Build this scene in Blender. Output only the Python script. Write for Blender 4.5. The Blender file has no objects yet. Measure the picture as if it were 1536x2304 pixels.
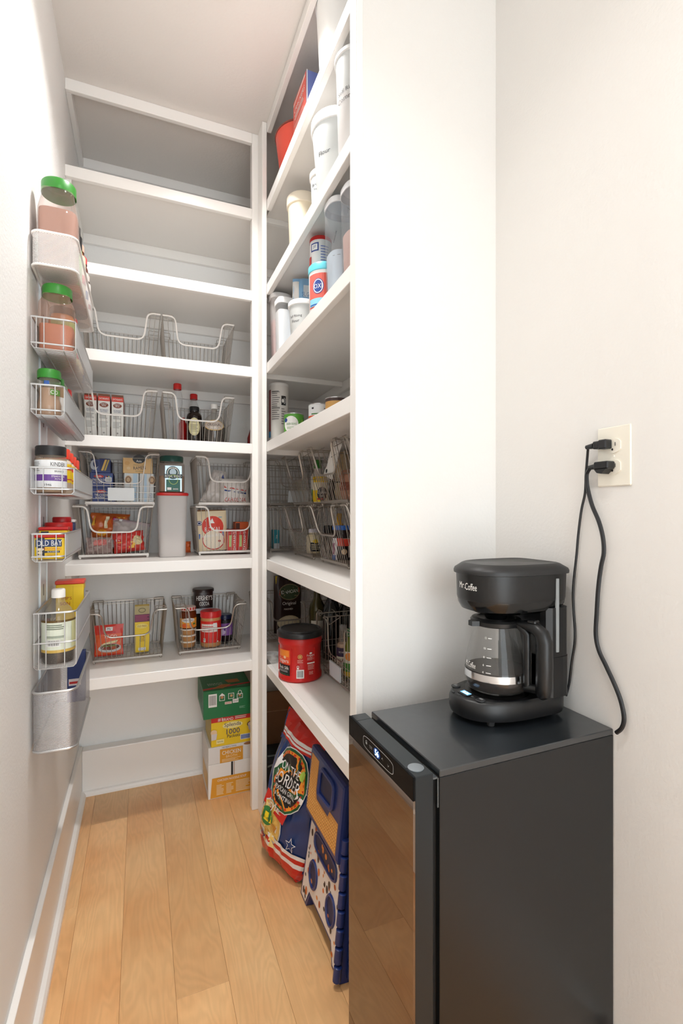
import bpy, bmesh, math, random
from mathutils import Vector, Matrix, noise
random.seed(7)
sc = bpy.context.scene
C = sc.collection
PI = math.pi
# ---------------------------------------------------------------- camera
cd = bpy.data.cameras.new('camera'); cam = bpy.data.objects.new('camera', cd); C.objects.link(cam)
cam.location = (0, 0, 1.193); cam.rotation_euler = (math.radians(90), 0, math.radians(-22.5))
cd.sensor_fit = 'HORIZONTAL'; cd.sensor_width = 36; cd.lens = 1091 / 1536 * 36; cd.clip_start = .02
sc.camera = cam
# ---------------------------------------------------------------- world, light, exposure
w = bpy.data.worlds.new('world'); sc.world = w; w.use_nodes = True
bg = w.node_tree.nodes['Background']; bg.inputs[0].default_value = (.90, .965, 1, 1); bg.inputs[1].default_value = 3.6
vs = sc.view_settings; vs.view_transform = 'Standard'; vs.look = 'None'; vs.gamma = 1; vs.use_curve_mapping = False
vs.exposure = 0.42
def lamp(name, loc, size, power, col, rot=(0, 0, 0)):
    l = bpy.data.lights.new(name, 'AREA'); l.shape = 'DISK'; l.size = size; l.energy = power; l.color = col; l.spread = math.radians(125)
    o = bpy.data.objects.new(name, l); o.location = loc; o.rotation_euler = rot; C.objects.link(o); return o
LAMPS = [(.20, 1.36, 2.690, 6.3), (.05, .30, 2.690, 3.6)]
for i, (x, y, z, p) in enumerate(LAMPS):
    lamp('ceiling_lamp_light', (x, y, z), .13, p, (1, .98, .965))
# ---------------------------------------------------------------- materials
def lin(h):
    v = [int(h[i:i + 2], 16) / 255 for i in (0, 2, 4)]
    return tuple((c / 12.92 if c <= .04045 else ((c + .055) / 1.055) ** 2.4) for c in v) + (1,)
_M = {}
def M(h, rough=.5, metal=0, alpha=1, emit=0, spec=.5, coat=0, bump=0, bscale=60):
    k = (h, rough, metal, alpha, emit, spec, coat, bump, bscale)
    if k in _M: return _M[k]
    m = bpy.data.materials.new('finish_' + h); m.use_nodes = True
    n = m.node_tree; b = n.nodes['Principled BSDF']
    b.inputs['Base Color'].default_value = lin(h); b.inputs['Roughness'].default_value = rough
    b.inputs['Metallic'].default_value = metal; b.inputs['Alpha'].default_value = alpha
    b.inputs['Specular IOR Level'].default_value = spec; b.inputs['Coat Weight'].default_value = coat
    b.inputs['Coat Roughness'].default_value = .05
    if emit:
        b.inputs['Emission Color'].default_value = lin(h); b.inputs['Emission Strength'].default_value = emit
    tc = n.nodes.new('ShaderNodeTexCoord'); nz = n.nodes.new('ShaderNodeTexNoise')
    nz.inputs['Scale'].default_value = bscale; nz.inputs['Detail'].default_value = 3
    n.links.new(tc.outputs['Object'], nz.inputs['Vector'])
    if bump:
        bp = n.nodes.new('ShaderNodeBump'); bp.inputs['Strength'].default_value = bump; bp.inputs['Distance'].default_value = .002
        n.links.new(nz.outputs['Fac'], bp.inputs['Height']); n.links.new(bp.outputs['Normal'], b.inputs['Normal'])
    else:
        mr = n.nodes.new('ShaderNodeMapRange'); mr.inputs['To Min'].default_value = max(0, rough - .05); mr.inputs['To Max'].default_value = min(1, rough + .05)
        n.links.new(nz.outputs['Fac'], mr.inputs['Value']); n.links.new(mr.outputs['Result'], b.inputs['Roughness'])
    _M[k] = m; return m
WALL = M('F2F1EF', .62, bump=.35, bscale=140)
WALLW = M('E9E6E2', .6, bump=.3, bscale=140)
CEIL = M('E6E1DC', .7, bump=.3, bscale=120)
TRIM = M('F6F3EF', .3)
SHELF = M('F1EDE8', .36)
WHITEWIRE = M('EDE8E3', .35)
WIREG = M('B5ADA5', .35, metal=.4)
NICKEL = M('B9B2AA', .32, metal=.85)
SILVER = M('C4C4C4', .34, metal=.75)
CHROME = M('E8E8E8', .08, metal=1)
BLACKP = M('141516', .38, spec=.5)
BLACKG = M('08090A', .1)
_CL = {}
def clear(h='EEF2F2', a=.22, r=.06):
    """thin clear plastic or glass: tinted see-through with a fresnel gloss and a trace of haze"""
    if (h, a, r) in _CL: return _CL[(h, a, r)]
    m = bpy.data.materials.new('clear_' + h); m.use_nodes = True; n = m.node_tree; L = n.links.new; n.nodes.remove(n.nodes['Principled BSDF'])
    c = lin(h); t = n.nodes.new('ShaderNodeBsdfTransparent'); t.inputs[0].default_value = tuple(1 - (1 - q) * min(1, a * .8) for q in c[:3]) + (1,)
    d = n.nodes.new('ShaderNodeBsdfDiffuse'); d.inputs[0].default_value = c; g = n.nodes.new('ShaderNodeBsdfGlossy'); g.inputs['Roughness'].default_value = r
    x = n.nodes.new('ShaderNodeMixShader'); x.inputs[0].default_value = a * .30; L(t.outputs[0], x.inputs[1]); L(d.outputs[0], x.inputs[2])
    lw = n.nodes.new('ShaderNodeLayerWeight'); pw = n.nodes.new('ShaderNodeMath'); pw.operation = 'POWER'; pw.inputs[1].default_value = 4; L(lw.outputs['Facing'], pw.inputs[0]); fz = n.nodes.new('ShaderNodeMath'); fz.operation = 'MULTIPLY_ADD'; fz.inputs[1].default_value = .5; fz.inputs[2].default_value = .035; L(pw.outputs[0], fz.inputs[0]); y = n.nodes.new('ShaderNodeMixShader'); L(fz.outputs[0], y.inputs[0]); L(x.outputs[0], y.inputs[1]); L(g.outputs[0], y.inputs[2])
    L(y.outputs[0], n.nodes['Material Output'].inputs[0]); _CL[(h, a, r)] = m; return m
CLEAR = clear(); FROST = M('E9EDED', .35, alpha=.72); FROST2 = M('E2DEDC', .4, alpha=.6)
def wood():
    m = bpy.data.materials.new('oak_plank'); m.use_nodes = True; n = m.node_tree; b = n.nodes['Principled BSDF']
    L = n.links.new; nd = n.nodes.new
    tc = nd('ShaderNodeTexCoord'); oi = nd('ShaderNodeObjectInfo'); add = nd('ShaderNodeVectorMath'); add.operation = 'ADD'
    mul = nd('ShaderNodeVectorMath'); mul.operation = 'SCALE'; mul.inputs['Scale'].default_value = 37
    cx = nd('ShaderNodeCombineXYZ')
    L(oi.outputs['Random'], cx.inputs[0]); L(oi.outputs['Random'], cx.inputs[1]); L(cx.outputs[0], mul.inputs[0])
    L(tc.outputs['Object'], add.inputs[0]); L(mul.outputs[0], add.inputs[1])
    mp = nd('ShaderNodeMapping'); mp.inputs['Scale'].default_value = (9, 1.6, 1); L(add.outputs[0], mp.inputs['Vector'])
    n1 = nd('ShaderNodeTexNoise'); n1.inputs['Scale'].default_value = 1.1; n1.inputs['Detail'].default_value = 3; n1.inputs['Distortion'].default_value = .6; L(mp.outputs[0], n1.inputs['Vector'])
    wv = nd('ShaderNodeMath'); wv.operation = 'MULTIPLY'; wv.inputs[1].default_value = 95; L(n1.outputs['Fac'], wv.inputs[0])
    sn = nd('ShaderNodeMath'); sn.operation = 'SINE'; L(wv.outputs[0], sn.inputs[0])
    n2 = nd('ShaderNodeTexNoise'); n2.inputs['Scale'].default_value = 3.2; n2.inputs['Detail'].default_value = 6; L(add.outputs[0], n2.inputs['Vector'])
    mp3 = nd('ShaderNodeMapping'); mp3.inputs['Scale'].default_value = (160, 9, 1); L(add.outputs[0], mp3.inputs['Vector'])
    n3 = nd('ShaderNodeTexNoise'); n3.inputs['Scale'].default_value = 1; n3.inputs['Detail'].default_value = 2; L(mp3.outputs[0], n3.inputs['Vector'])
    r1 = nd('ShaderNodeValToRGB'); r1.color_ramp.elements[0].position = .3; r1.color_ramp.elements[0].color = lin('DBA068'); r1.color_ramp.elements[1].position = .72; r1.color_ramp.elements[1].color = lin('EFC48E')
    L(n2.outputs['Fac'], r1.inputs[0])
    mx = nd('ShaderNodeMix'); mx.data_type = 'RGBA'; mx.blend_type = 'MULTIPLY'; mx.inputs[0].default_value = 1
    ms = nd('ShaderNodeMapRange'); ms.inputs['From Min'].default_value = -1; ms.inputs['To Min'].default_value = .95; ms.inputs['To Max'].default_value = 1.03; L(sn.outputs[0], ms.inputs['Value'])
    L(r1.outputs[0], mx.inputs[6]); L(ms.outputs[0], mx.inputs[7])
    mx2 = nd('ShaderNodeMix'); mx2.data_type = 'RGBA'; mx2.blend_type = 'MULTIPLY'; mx2.inputs[0].default_value = 1
    m3 = nd('ShaderNodeMapRange'); m3.inputs['To Min'].default_value = .93; m3.inputs['To Max'].default_value = 1.05; L(n3.outputs['Fac'], m3.inputs['Value'])
    L(mx.outputs[2], mx2.inputs[6]); L(m3.outputs[0], mx2.inputs[7])
    hs = nd('ShaderNodeHueSaturation'); mr = nd('ShaderNodeMapRange'); mr.inputs['To Min'].default_value = .88; mr.inputs['To Max'].default_value = 1.1; L(oi.outputs['Random'], mr.inputs['Value']); L(mr.outputs[0], hs.inputs['Value'])
    L(mx2.outputs[2], hs.inputs['Color']); L(hs.outputs[0], b.inputs['Base Color'])
    b.inputs['Roughness'].default_value = .3; b.inputs['Coat Weight'].default_value = .15; b.inputs['Coat Roughness'].default_value = .12
    return m
OAK = wood()
def holes(h, metal):
    m = bpy.data.materials.new('perforated_sheet'); m.use_nodes = True; n = m.node_tree; b = n.nodes['Principled BSDF']; L = n.links.new; nd = n.nodes.new
    b.inputs['Base Color'].default_value = lin(h); b.inputs['Metallic'].default_value = metal; b.inputs['Roughness'].default_value = .4
    uv = nd('ShaderNodeUVMap'); sp = nd('ShaderNodeSeparateXYZ'); L(uv.outputs[0], sp.inputs[0])
    def mm(op, a, bb, cc=None):
        q = nd('ShaderNodeMath'); q.operation = op
        for i, v in enumerate((a, bb)):
            if v is None: continue
            if isinstance(v, (int, float)): q.inputs[i].default_value = v
            else: L(v, q.inputs[i])
        return q.outputs[0]
    s1 = mm('ADD', mm('MULTIPLY', sp.outputs[0], 1050.), mm('MULTIPLY', sp.outputs[1], 1900.))
    s2 = mm('SUBTRACT', mm('MULTIPLY', sp.outputs[0], 1050.), mm('MULTIPLY', sp.outputs[1], 1900.))
    p = mm('MULTIPLY', mm('SINE', mm('MULTIPLY', s1, .5), None), mm('SINE', mm('MULTIPLY', s2, .5), None))
    a = mm('GREATER_THAN', mm('ABSOLUTE', p, None), .46)
    inv = mm('SUBTRACT', 1., a); L(inv, b.inputs['Alpha'])
    return m
# ---------------------------------------------------------------- mesh helpers
_T = {}
def text_geo(s, bold=False):
    if s in _T: return _T[s]
    cu = bpy.data.curves.new('t', 'FONT'); cu.body = s; cu.size = 1; cu.resolution_u = 2; cu.align_x = 'LEFT'
    if bold: cu.offset = .012
    ob = bpy.data.objects.new('t', cu); me = ob.to_mesh()
    V = [tuple(v.co[:2]) for v in me.vertices]; F = [tuple(p.vertices) for p in me.polygons]
    ob.to_mesh_clear(); bpy.data.objects.remove(ob); bpy.data.curves.remove(cu)
    if V:
        x0 = min(v[0] for v in V); x1 = max(v[0] for v in V); y0 = min(v[1] for v in V); y1 = max(v[1] for v in V)
    else: x0 = x1 = y0 = y1 = 0
    _T[s] = (V, F, x0, x1, y0, y1); return _T[s]
class MB:
    def __init__(s): s.v = []; s.f = []; s.m = []; s.mats = []; s.uv = None; s.sm = []
    def mi(s, m):
        if m not in s.mats: s.mats.append(m)
        return s.mats.index(m)
    def add(s, V, F, m, smooth=False):
        o = len(s.v); s.v += [tuple(v) for v in V]; i = s.mi(m)
        for f in F: s.f.append(tuple(a + o for a in f)); s.m.append(i); s.sm.append(smooth)
    def box(s, x0, x1, y0, y1, z0, z1, m, c=0):
        if c <= 0:
            V = [(x, y, z) for z in (z0, z1) for y in (y0, y1) for x in (x0, x1)]
            s.add(V, [(0, 2, 3, 1), (4, 5, 7, 6), (0, 1, 5, 4), (2, 6, 7, 3), (0, 4, 6, 2), (1, 3, 7, 5)], m); return
        c = min(c, (x1 - x0) * .49, (y1 - y0) * .49, (z1 - z0) * .49)
        bm = bmesh.new(); bmesh.ops.create_cube(bm, size=1)
        for v in bm.verts: v.co = ((x0 + x1) / 2 + v.co.x * (x1 - x0), (y0 + y1) / 2 + v.co.y * (y1 - y0), (z0 + z1) / 2 + v.co.z * (z1 - z0))
        bmesh.ops.bevel(bm, geom=bm.edges[:], offset=c, segments=2 if c > .002 else 1, affect='EDGES', profile=.6)
        bm.verts.index_update(); s.add([v.co[:] for v in bm.verts], [[v.index for v in f.verts] for f in bm.faces], m, False); bm.free()
    def lathe(s, prof, m, cx=0, cy=0, z=0, n=28, shape=None, smooth=True, cap=True):
        V = []; F = []
        for r, h in prof:
            for k in range(n):
                a = 2 * PI * k / n; q = shape(a) if shape else 1
                if isinstance(q, tuple): V.append((cx + r * q[0], cy + r * q[1], z + h))
                else: V.append((cx + r * q * math.cos(a), cy + r * q * math.sin(a), z + h))
        for j in range(len(prof) - 1):
            for k in range(n):
                k2 = (k + 1) % n; F.append((j * n + k, j * n + k2, (j + 1) * n + k2, (j + 1) * n + k))
        if cap:
            if prof[0][0] > 1e-5: F.append(tuple(range(n - 1, -1, -1)))
            if prof[-1][0] > 1e-5: F.append(tuple((len(prof) - 1) * n + k for k in range(n)))
        s.add(V, F, m, smooth)
    def tube(s, pts, r, m, n=6, closed=False, smooth=True):
        P = [Vector(p) for p in pts]; N = len(P); V = []; F = []; up = None
        for i, p in enumerate(P):
            if closed: d = (P[(i + 1) % N] - P[i - 1])
            else: d = (P[min(i + 1, N - 1)] - P[max(i - 1, 0)])
            if d.length < 1e-9: d = Vector((0, 0, 1))
            d.normalize()
            if up is None: up = Vector((0, 0, 1)) if abs(d.z) < .9 else Vector((1, 0, 0))
            a = d.cross(up)
            if a.length < 1e-4: a = d.cross(Vector((0, 1, .3)))
            a.normalize(); b = a.cross(d).normalized(); up = b
            rr = r[i] if isinstance(r, (list, tuple)) else r
            for k in range(n):
                t = 2 * PI * (k + .5) / n; V.append(p + a * math.cos(t) * rr + b * math.sin(t) * rr)
        for i in range(N if closed else N - 1):
            j = (i + 1) % N
            for k in range(n):
                k2 = (k + 1) % n; F.append((i * n + k, i * n + k2, j * n + k2, j * n + k))
        if not closed: F.append(tuple(range(n - 1, -1, -1))); F.append(tuple((N - 1) * n + k for k in range(n)))
        s.add(V, F, m, smooth)
    def prism(s, outline, z0, z1, m, sx=1, smooth=False, fn=None):
        n = len(outline); V = [(x, y, z0) for x, y in outline] + [(x * sx, y * sx, z1) for x, y in outline]
        if fn: V = [fn(*v) for v in V]
        F = [tuple(range(n - 1, -1, -1)), tuple(range(n, 2 * n))] + [(k, (k + 1) % n, n + (k + 1) % n, n + k) for k in range(n)]
        s.add(V, F, m, smooth)
    def build(s, name, parent=None, uvf=None):
        me = bpy.data.meshes.new(name); me.from_pydata(s.v, [], s.f)
        for m in s.mats: me.materials.append(m)
        me.polygons.foreach_set('material_index', s.m); me.polygons.foreach_set('use_smooth', s.sm)
        if uvf:
            uv = me.uv_layers.new(name='UVMap')
            for p in me.polygons:
                for li in p.loop_indices: uv.data[li].uv = uvf(me.vertices[me.loops[li].vertex_index].co, p.normal)
        me.update()
        if any(s.sm):
            try: me.set_sharp_from_angle(angle=math.radians(38))
            except Exception: pass
        o = bpy.data.objects.new(name, me); C.objects.link(o)
        if parent: o.parent = parent
        return o
# frames map (u,v,off) to a point of the surface
def flat(o, u, v):
    o = Vector(o); u = Vector(u).normalized(); v = Vector(v).normalized(); n = u.cross(v)
    return lambda a, b, k: o + u * a + v * b + n * k
def cyl(r, ang=-PI / 2, z=0, cx=0, cy=0, rf=None):
    def f(a, b, k):
        R = (rf(b) if rf else r) + k; t = ang + a / r
        return Vector((cx + R * math.cos(t), cy + R * math.sin(t), z + b))
    f.curv = r; return f
def deco(mb, fr, shapes, step=.00022):
    cv = getattr(fr, 'curv', None); gs = getattr(fr, 'grid', None); L = 0
    for s in shapes:
        L += 1; off = .0004 + L * step; k = s[0]; m = s[-1]
        def rect(u0, v0, u1, v1, m, off):
            nu = max(1, int(math.ceil(abs(u1 - u0) / (cv * .22)))) if cv else (gs and max(1, int(math.ceil(abs(u1 - u0) / gs))) or 1)
            nv = gs and max(1, int(math.ceil(abs(v1 - v0) / gs))) or 1
            V = [fr(u0 + (u1 - u0) * i / nu, v0 + (v1 - v0) * j / nv, off) for j in range(nv + 1) for i in range(nu + 1)]
            mb.add(V, [(j * (nu + 1) + i, j * (nu + 1) + i + 1, (j + 1) * (nu + 1) + i + 1, (j + 1) * (nu + 1) + i) for j in range(nv) for i in range(nu)], m)
        if k == 'r': rect(s[1], s[2], s[3], s[4], m, off)
        elif k == 'e':
            n = 20; R = 3; V = [fr(s[1], s[2], off)]
            for j in range(1, R + 1):
                V += [fr(s[1] + s[3] * j / R * math.cos(2 * PI * i / n), s[2] + s[4] * j / R * math.sin(2 * PI * i / n), off) for i in range(n)]
            F = [(0, 1 + i, 1 + (i + 1) % n) for i in range(n)]
            for j in range(1, R):
                a = 1 + (j - 1) * n; b = 1 + j * n
                F += [(a + i, b + i, b + (i + 1) % n, a + (i + 1) % n) for i in range(n)]
            mb.add(V, F, m)
        elif k == 'p': mb.add([fr(u, v, off) for u, v in s[1]], [tuple(range(len(s[1])))], m)
        elif k == 'o':      # outline ring: centre, ru, rv, width
            n = 40; cu, cvv, ru, rv, wd = s[1:6]; V = []
            for q in (0, 1):
                for i in range(n):
                    t = 2 * PI * i / n; ca, sa = math.cos(t), math.sin(t)
                    if len(s) > 7: ex = s[6]; ca = math.copysign(abs(ca) ** ex, ca); sa = math.copysign(abs(sa) ** ex, sa)
                    V.append(fr(cu + (ru - q * wd) * ca, cvv + (rv - q * wd) * sa, off))
            mb.add(V, [(i, (i + 1) % n, n + (i + 1) % n, n + i) for i in range(n)], m)
        elif k == 't':      # text, centre u, centre v, height, max width
            V, F, x0, x1, y0, y1 = text_geo(s[1])
            if not V: continue
            h = s[4]; sy = h / max(.3, (y1 - y0)); sx = sy
            if s[5] and (x1 - x0) * sx > s[5]: sx = s[5] / (x1 - x0)
            rot = s[6] if len(s) > 7 else 0; cr, sr = math.cos(rot), math.sin(rot); W = []
            for x, y in V:
                a = (x - (x0 + x1) / 2) * sx; b = (y - (y0 + y1) / 2) * sy
                W.append(fr(s[2] + a * cr - b * sr, s[3] + a * sr + b * cr, off))
            mb.add(W, F, m)
        elif k == 'l':      # rows of small print
            u0, v0, u1, v1, n = s[1:6]; rr = random.Random(int(u0 * 9999) + n)
            for i in range(n):
                vv = v1 - (i + .5) * (v1 - v0) / n; hh = (v1 - v0) / n * .2; e = u1 - (u1 - u0) * rr.choice((0, .05, .12, .3))
                rect(u0, vv - hh, e, vv + hh, m, off)
        elif k == 'b':      # barcode
            u0, v0, u1, v1 = s[1:5]; rect(u0, v0, u1, v1, M('F4F4F2'), off); n = 14; e = (v1 - v0) * .12; q = (u1 - u0) * .08
            for i in range(n):
                a = u0 + q + (u1 - u0 - 2 * q) * i / n; rect(a, v0 + e, a + (u1 - u0 - 2 * q) / n * (.3 + .35 * ((i * 7) % 3) / 2), v1 - e, M('2A2A2E'), off + .0001)
def tag(o, label=None, cat=None, group=None, kind=None):
    if label: o['label'] = label
    if cat: o['category'] = cat
    if group: o['group'] = group
    if kind: o['kind'] = kind
    return o
def thing(name, label, cat, loc=(0, 0, 0), rz=0, group=None, rot=None):
    o = bpy.data.objects.new(name, None); o.empty_display_size = .05; C.objects.link(o); o.location = loc
    o.rotation_euler = rot if rot else (0, 0, rz)
    return tag(o, label, cat, group)
def struct(mb, name, parent=None):
    o = mb.build(name, parent)
    if not parent: o['kind'] = 'structure'
    return o
def bx(name, x0, x1, y0, y1, z0, z1, m, parent=None, c=0):
    b = MB(); b.box(x0, x1, y0, y1, z0, z1, m, c); return struct(b, name, parent)
def part(name, root, mb): return mb.build(name, root)
# ================================================================ room
XL, XR, XS, YB, CZ = -.243, .85, .82, 2.35, 2.706
fl = bx('floor', XL - .1, XR + .1, -1.7, YB + .1, -.06, -.012, M('8A6240', .6))
meshes = {}
k = 0
for ci in range(-1, 9):
    x0 = -.302 + ci * .1277 + .1277 * 0
    x0 = -.3025 + (ci) * .1277; x1 = x0 + .1277
    a = max(x0, XL); b = min(x1, XR)
    if b - a < .01: continue
    js = {0: [1.66], 1: [2.07, .72], 2: [.35], 3: [.1, 1.25], 4: [-.6], 5: [.9], 6: [.2], 7: [1.3]}.get(ci, [.5])
    ys = sorted([-1.7] + js + [YB - .0])
    for y0, y1 in zip(ys[:-1], ys[1:]):
        m = MB(); m.box(a + .0002, b - .0002, y0 + .0002, y1 - .0002, -.012, 0, OAK, .0005); m.build('plank', fl); k += 1
bx('ceiling', XL - .1, XR + .1, -1.7, YB + .1, CZ, CZ + .06, CEIL)
bx('wall_left', XL - .1, XL, -1.7, YB + .1, -.06, CZ, WALL)
bx('wall_back', XL, XR, YB, YB + .1, -.06, CZ, WALL)
bx('wall_right', XR, XR + .1, -1.7, YB, -.06, CZ, WALLW)
bx('wall_partition', .4526, XR, 1.008, 1.040, 0, CZ, WALLW)
bx('wall_shelving', XS, XR, 1.040, YB, 0, CZ, WALL)
# doorway behind the viewer, open to the daylit room beyond
m = MB(); m.box(XL, -.20, -1.7, -1.6, 0, CZ, WALL); m.box(.82, XR, -1.7, -1.6, 0, CZ, WALL); m.box(-.20, .82, -1.7, -1.6, 2.5, CZ, WALL); struct(m, 'wall_front')
m = MB(); m.box(XL, XL + .015, -1.6, YB - .02, 0, .195, TRIM, .003); struct(m, 'baseboard_left')
m = MB()
pr_ = [(0, 0), (.018, 0), (.0165, .009), (.011, .0165), (0, .019)]
m.add([(XL + .015 + a, y, b) for y in (-1.6, YB - .05) for a, b in pr_], [(i, (i + 1) % 5, 5 + (i + 1) % 5, 5 + i) for i in range(5)] + [(0, 1, 2, 3, 4), (9, 8, 7, 6, 5)], TRIM)
struct(m, 'trim_1')
m = MB(); m.box(XL + .015, XS, YB - .05, YB, 0, .185, TRIM, .004); struct(m, 'baseboard_back')
m = MB(); m.add([(x, YB - .05 - a, b) for x in (XL + .015, XS) for a, b in pr_], [(i, 5 + i, 5 + (i + 1) % 5, (i + 1) % 5) for i in range(5)] + [(4, 3, 2, 1, 0), (5, 6, 7, 8, 9)], TRIM)
struct(m, 'trim_2')
m = MB(); m.box(XR - .015, XR, -1.6, .64, 0, .195, TRIM, .003); struct(m, 'baseboard_right')
# ---------------------------------------------------------------- built-in shelving
FX, FY = .4526, 1.925
SZ = [2.404, 2.077, 1.772, 1.466, 1.009, .601]
TH = .019; FH = .040; CW = .018
def sp(root, name, x0, x1, y0, y1, z0, z1, c=.0012, mat=TRIM):
    m = MB(); m.box(x0 - FX, x1 - FX, y0 - FY, y1 - FY, z0 - root.location.z, z1 - root.location.z, mat, c); return m.build(name, root)
ORD = ['topmost', 'second from the top', 'third from the top', 'fourth from the top', 'fifth from the top', 'lowest']
for z, q in zip(SZ, ORD):
    sh = thing('pantry_shelf', 'white painted L-shaped built-in pantry shelf, %s of the six' % q, 'shelf', (FX, FY, z), 0, 'built-in pantry shelves')
    m = MB(); O = [(XL, FY + .018), (XL, YB), (XS, YB), (XS, 1.04), (FX + .018, 1.04), (FX + .018, FY + .018)]
    m.prism([(x - FX, y - FY) for x, y in O][::-1], -TH, 0, SHELF); m.build('shelf_board', sh)
    sp(sh, 'front_edge', XL, .411, FY, FY + .018, z - FH, z)
    sp(sh, 'front_edge', FX, FX + .018, 1.04, 1.85, z - FH, z)
    if z < .7: continue
    zt = z - TH; sp(sh, 'cleat', XL, XS, YB - CW, YB, zt - .04, zt)
    sp(sh, 'cleat', XL, XL + CW, FY + .018, YB - CW, zt - .04, zt)
    sp(sh, 'cleat', XS - CW, XS, 1.04, YB - CW, zt - .04, zt)
    sp(sh, 'brace', FX, XS - CW, FY, FY + .018, z - FH, z - TH)
def tr(n, *a, c=.0015):
    m = MB(); m.box(*a, TRIM, c); struct(m, 'trim_%d' % n)
tr(3, XL, .411, FY, FY + .018, CZ - .04, CZ); tr(4, FX, FX + .018, 1.04, 1.85, CZ - .04, CZ)
tr(5, .411, FX, FY, FY + .036, 0, CZ, c=.002); tr(6, FX - .018, FX + .0005, 1.85, FY, 0, CZ, c=.002)
tr(7, FX - .0005, FX + .018, 1.006, 1.040, 0, CZ)
tr(8, XL, XS, YB - CW, YB, CZ - .04, CZ); tr(9, XL, XL + CW, FY + .018, YB - CW, CZ - .04, CZ); tr(10, XS - CW, XS, 1.04, YB - CW, CZ - .04, CZ)
# ---------------------------------------------------------------- ceiling lamps
for i, (x, y, z, p) in enumerate(LAMPS):
    t = thing('recessed_light', ['round white recessed ceiling light above the pantry aisle', 'round white recessed ceiling light nearest the doorway'][i], 'ceiling light', (x, y, CZ))
    m = MB(); m.lathe([(.07, -.002), (.071, -.008), (.088, -.006), (.09, 0)], TRIM, n=32, cap=False); part('trim_ring', t, m)
    m = MB(); m.lathe([(.07, -.0015), (.0, -.0015)], M('FFF4E4', emit=6), n=32, cap=False); part('diffuser', t, m)
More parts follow.
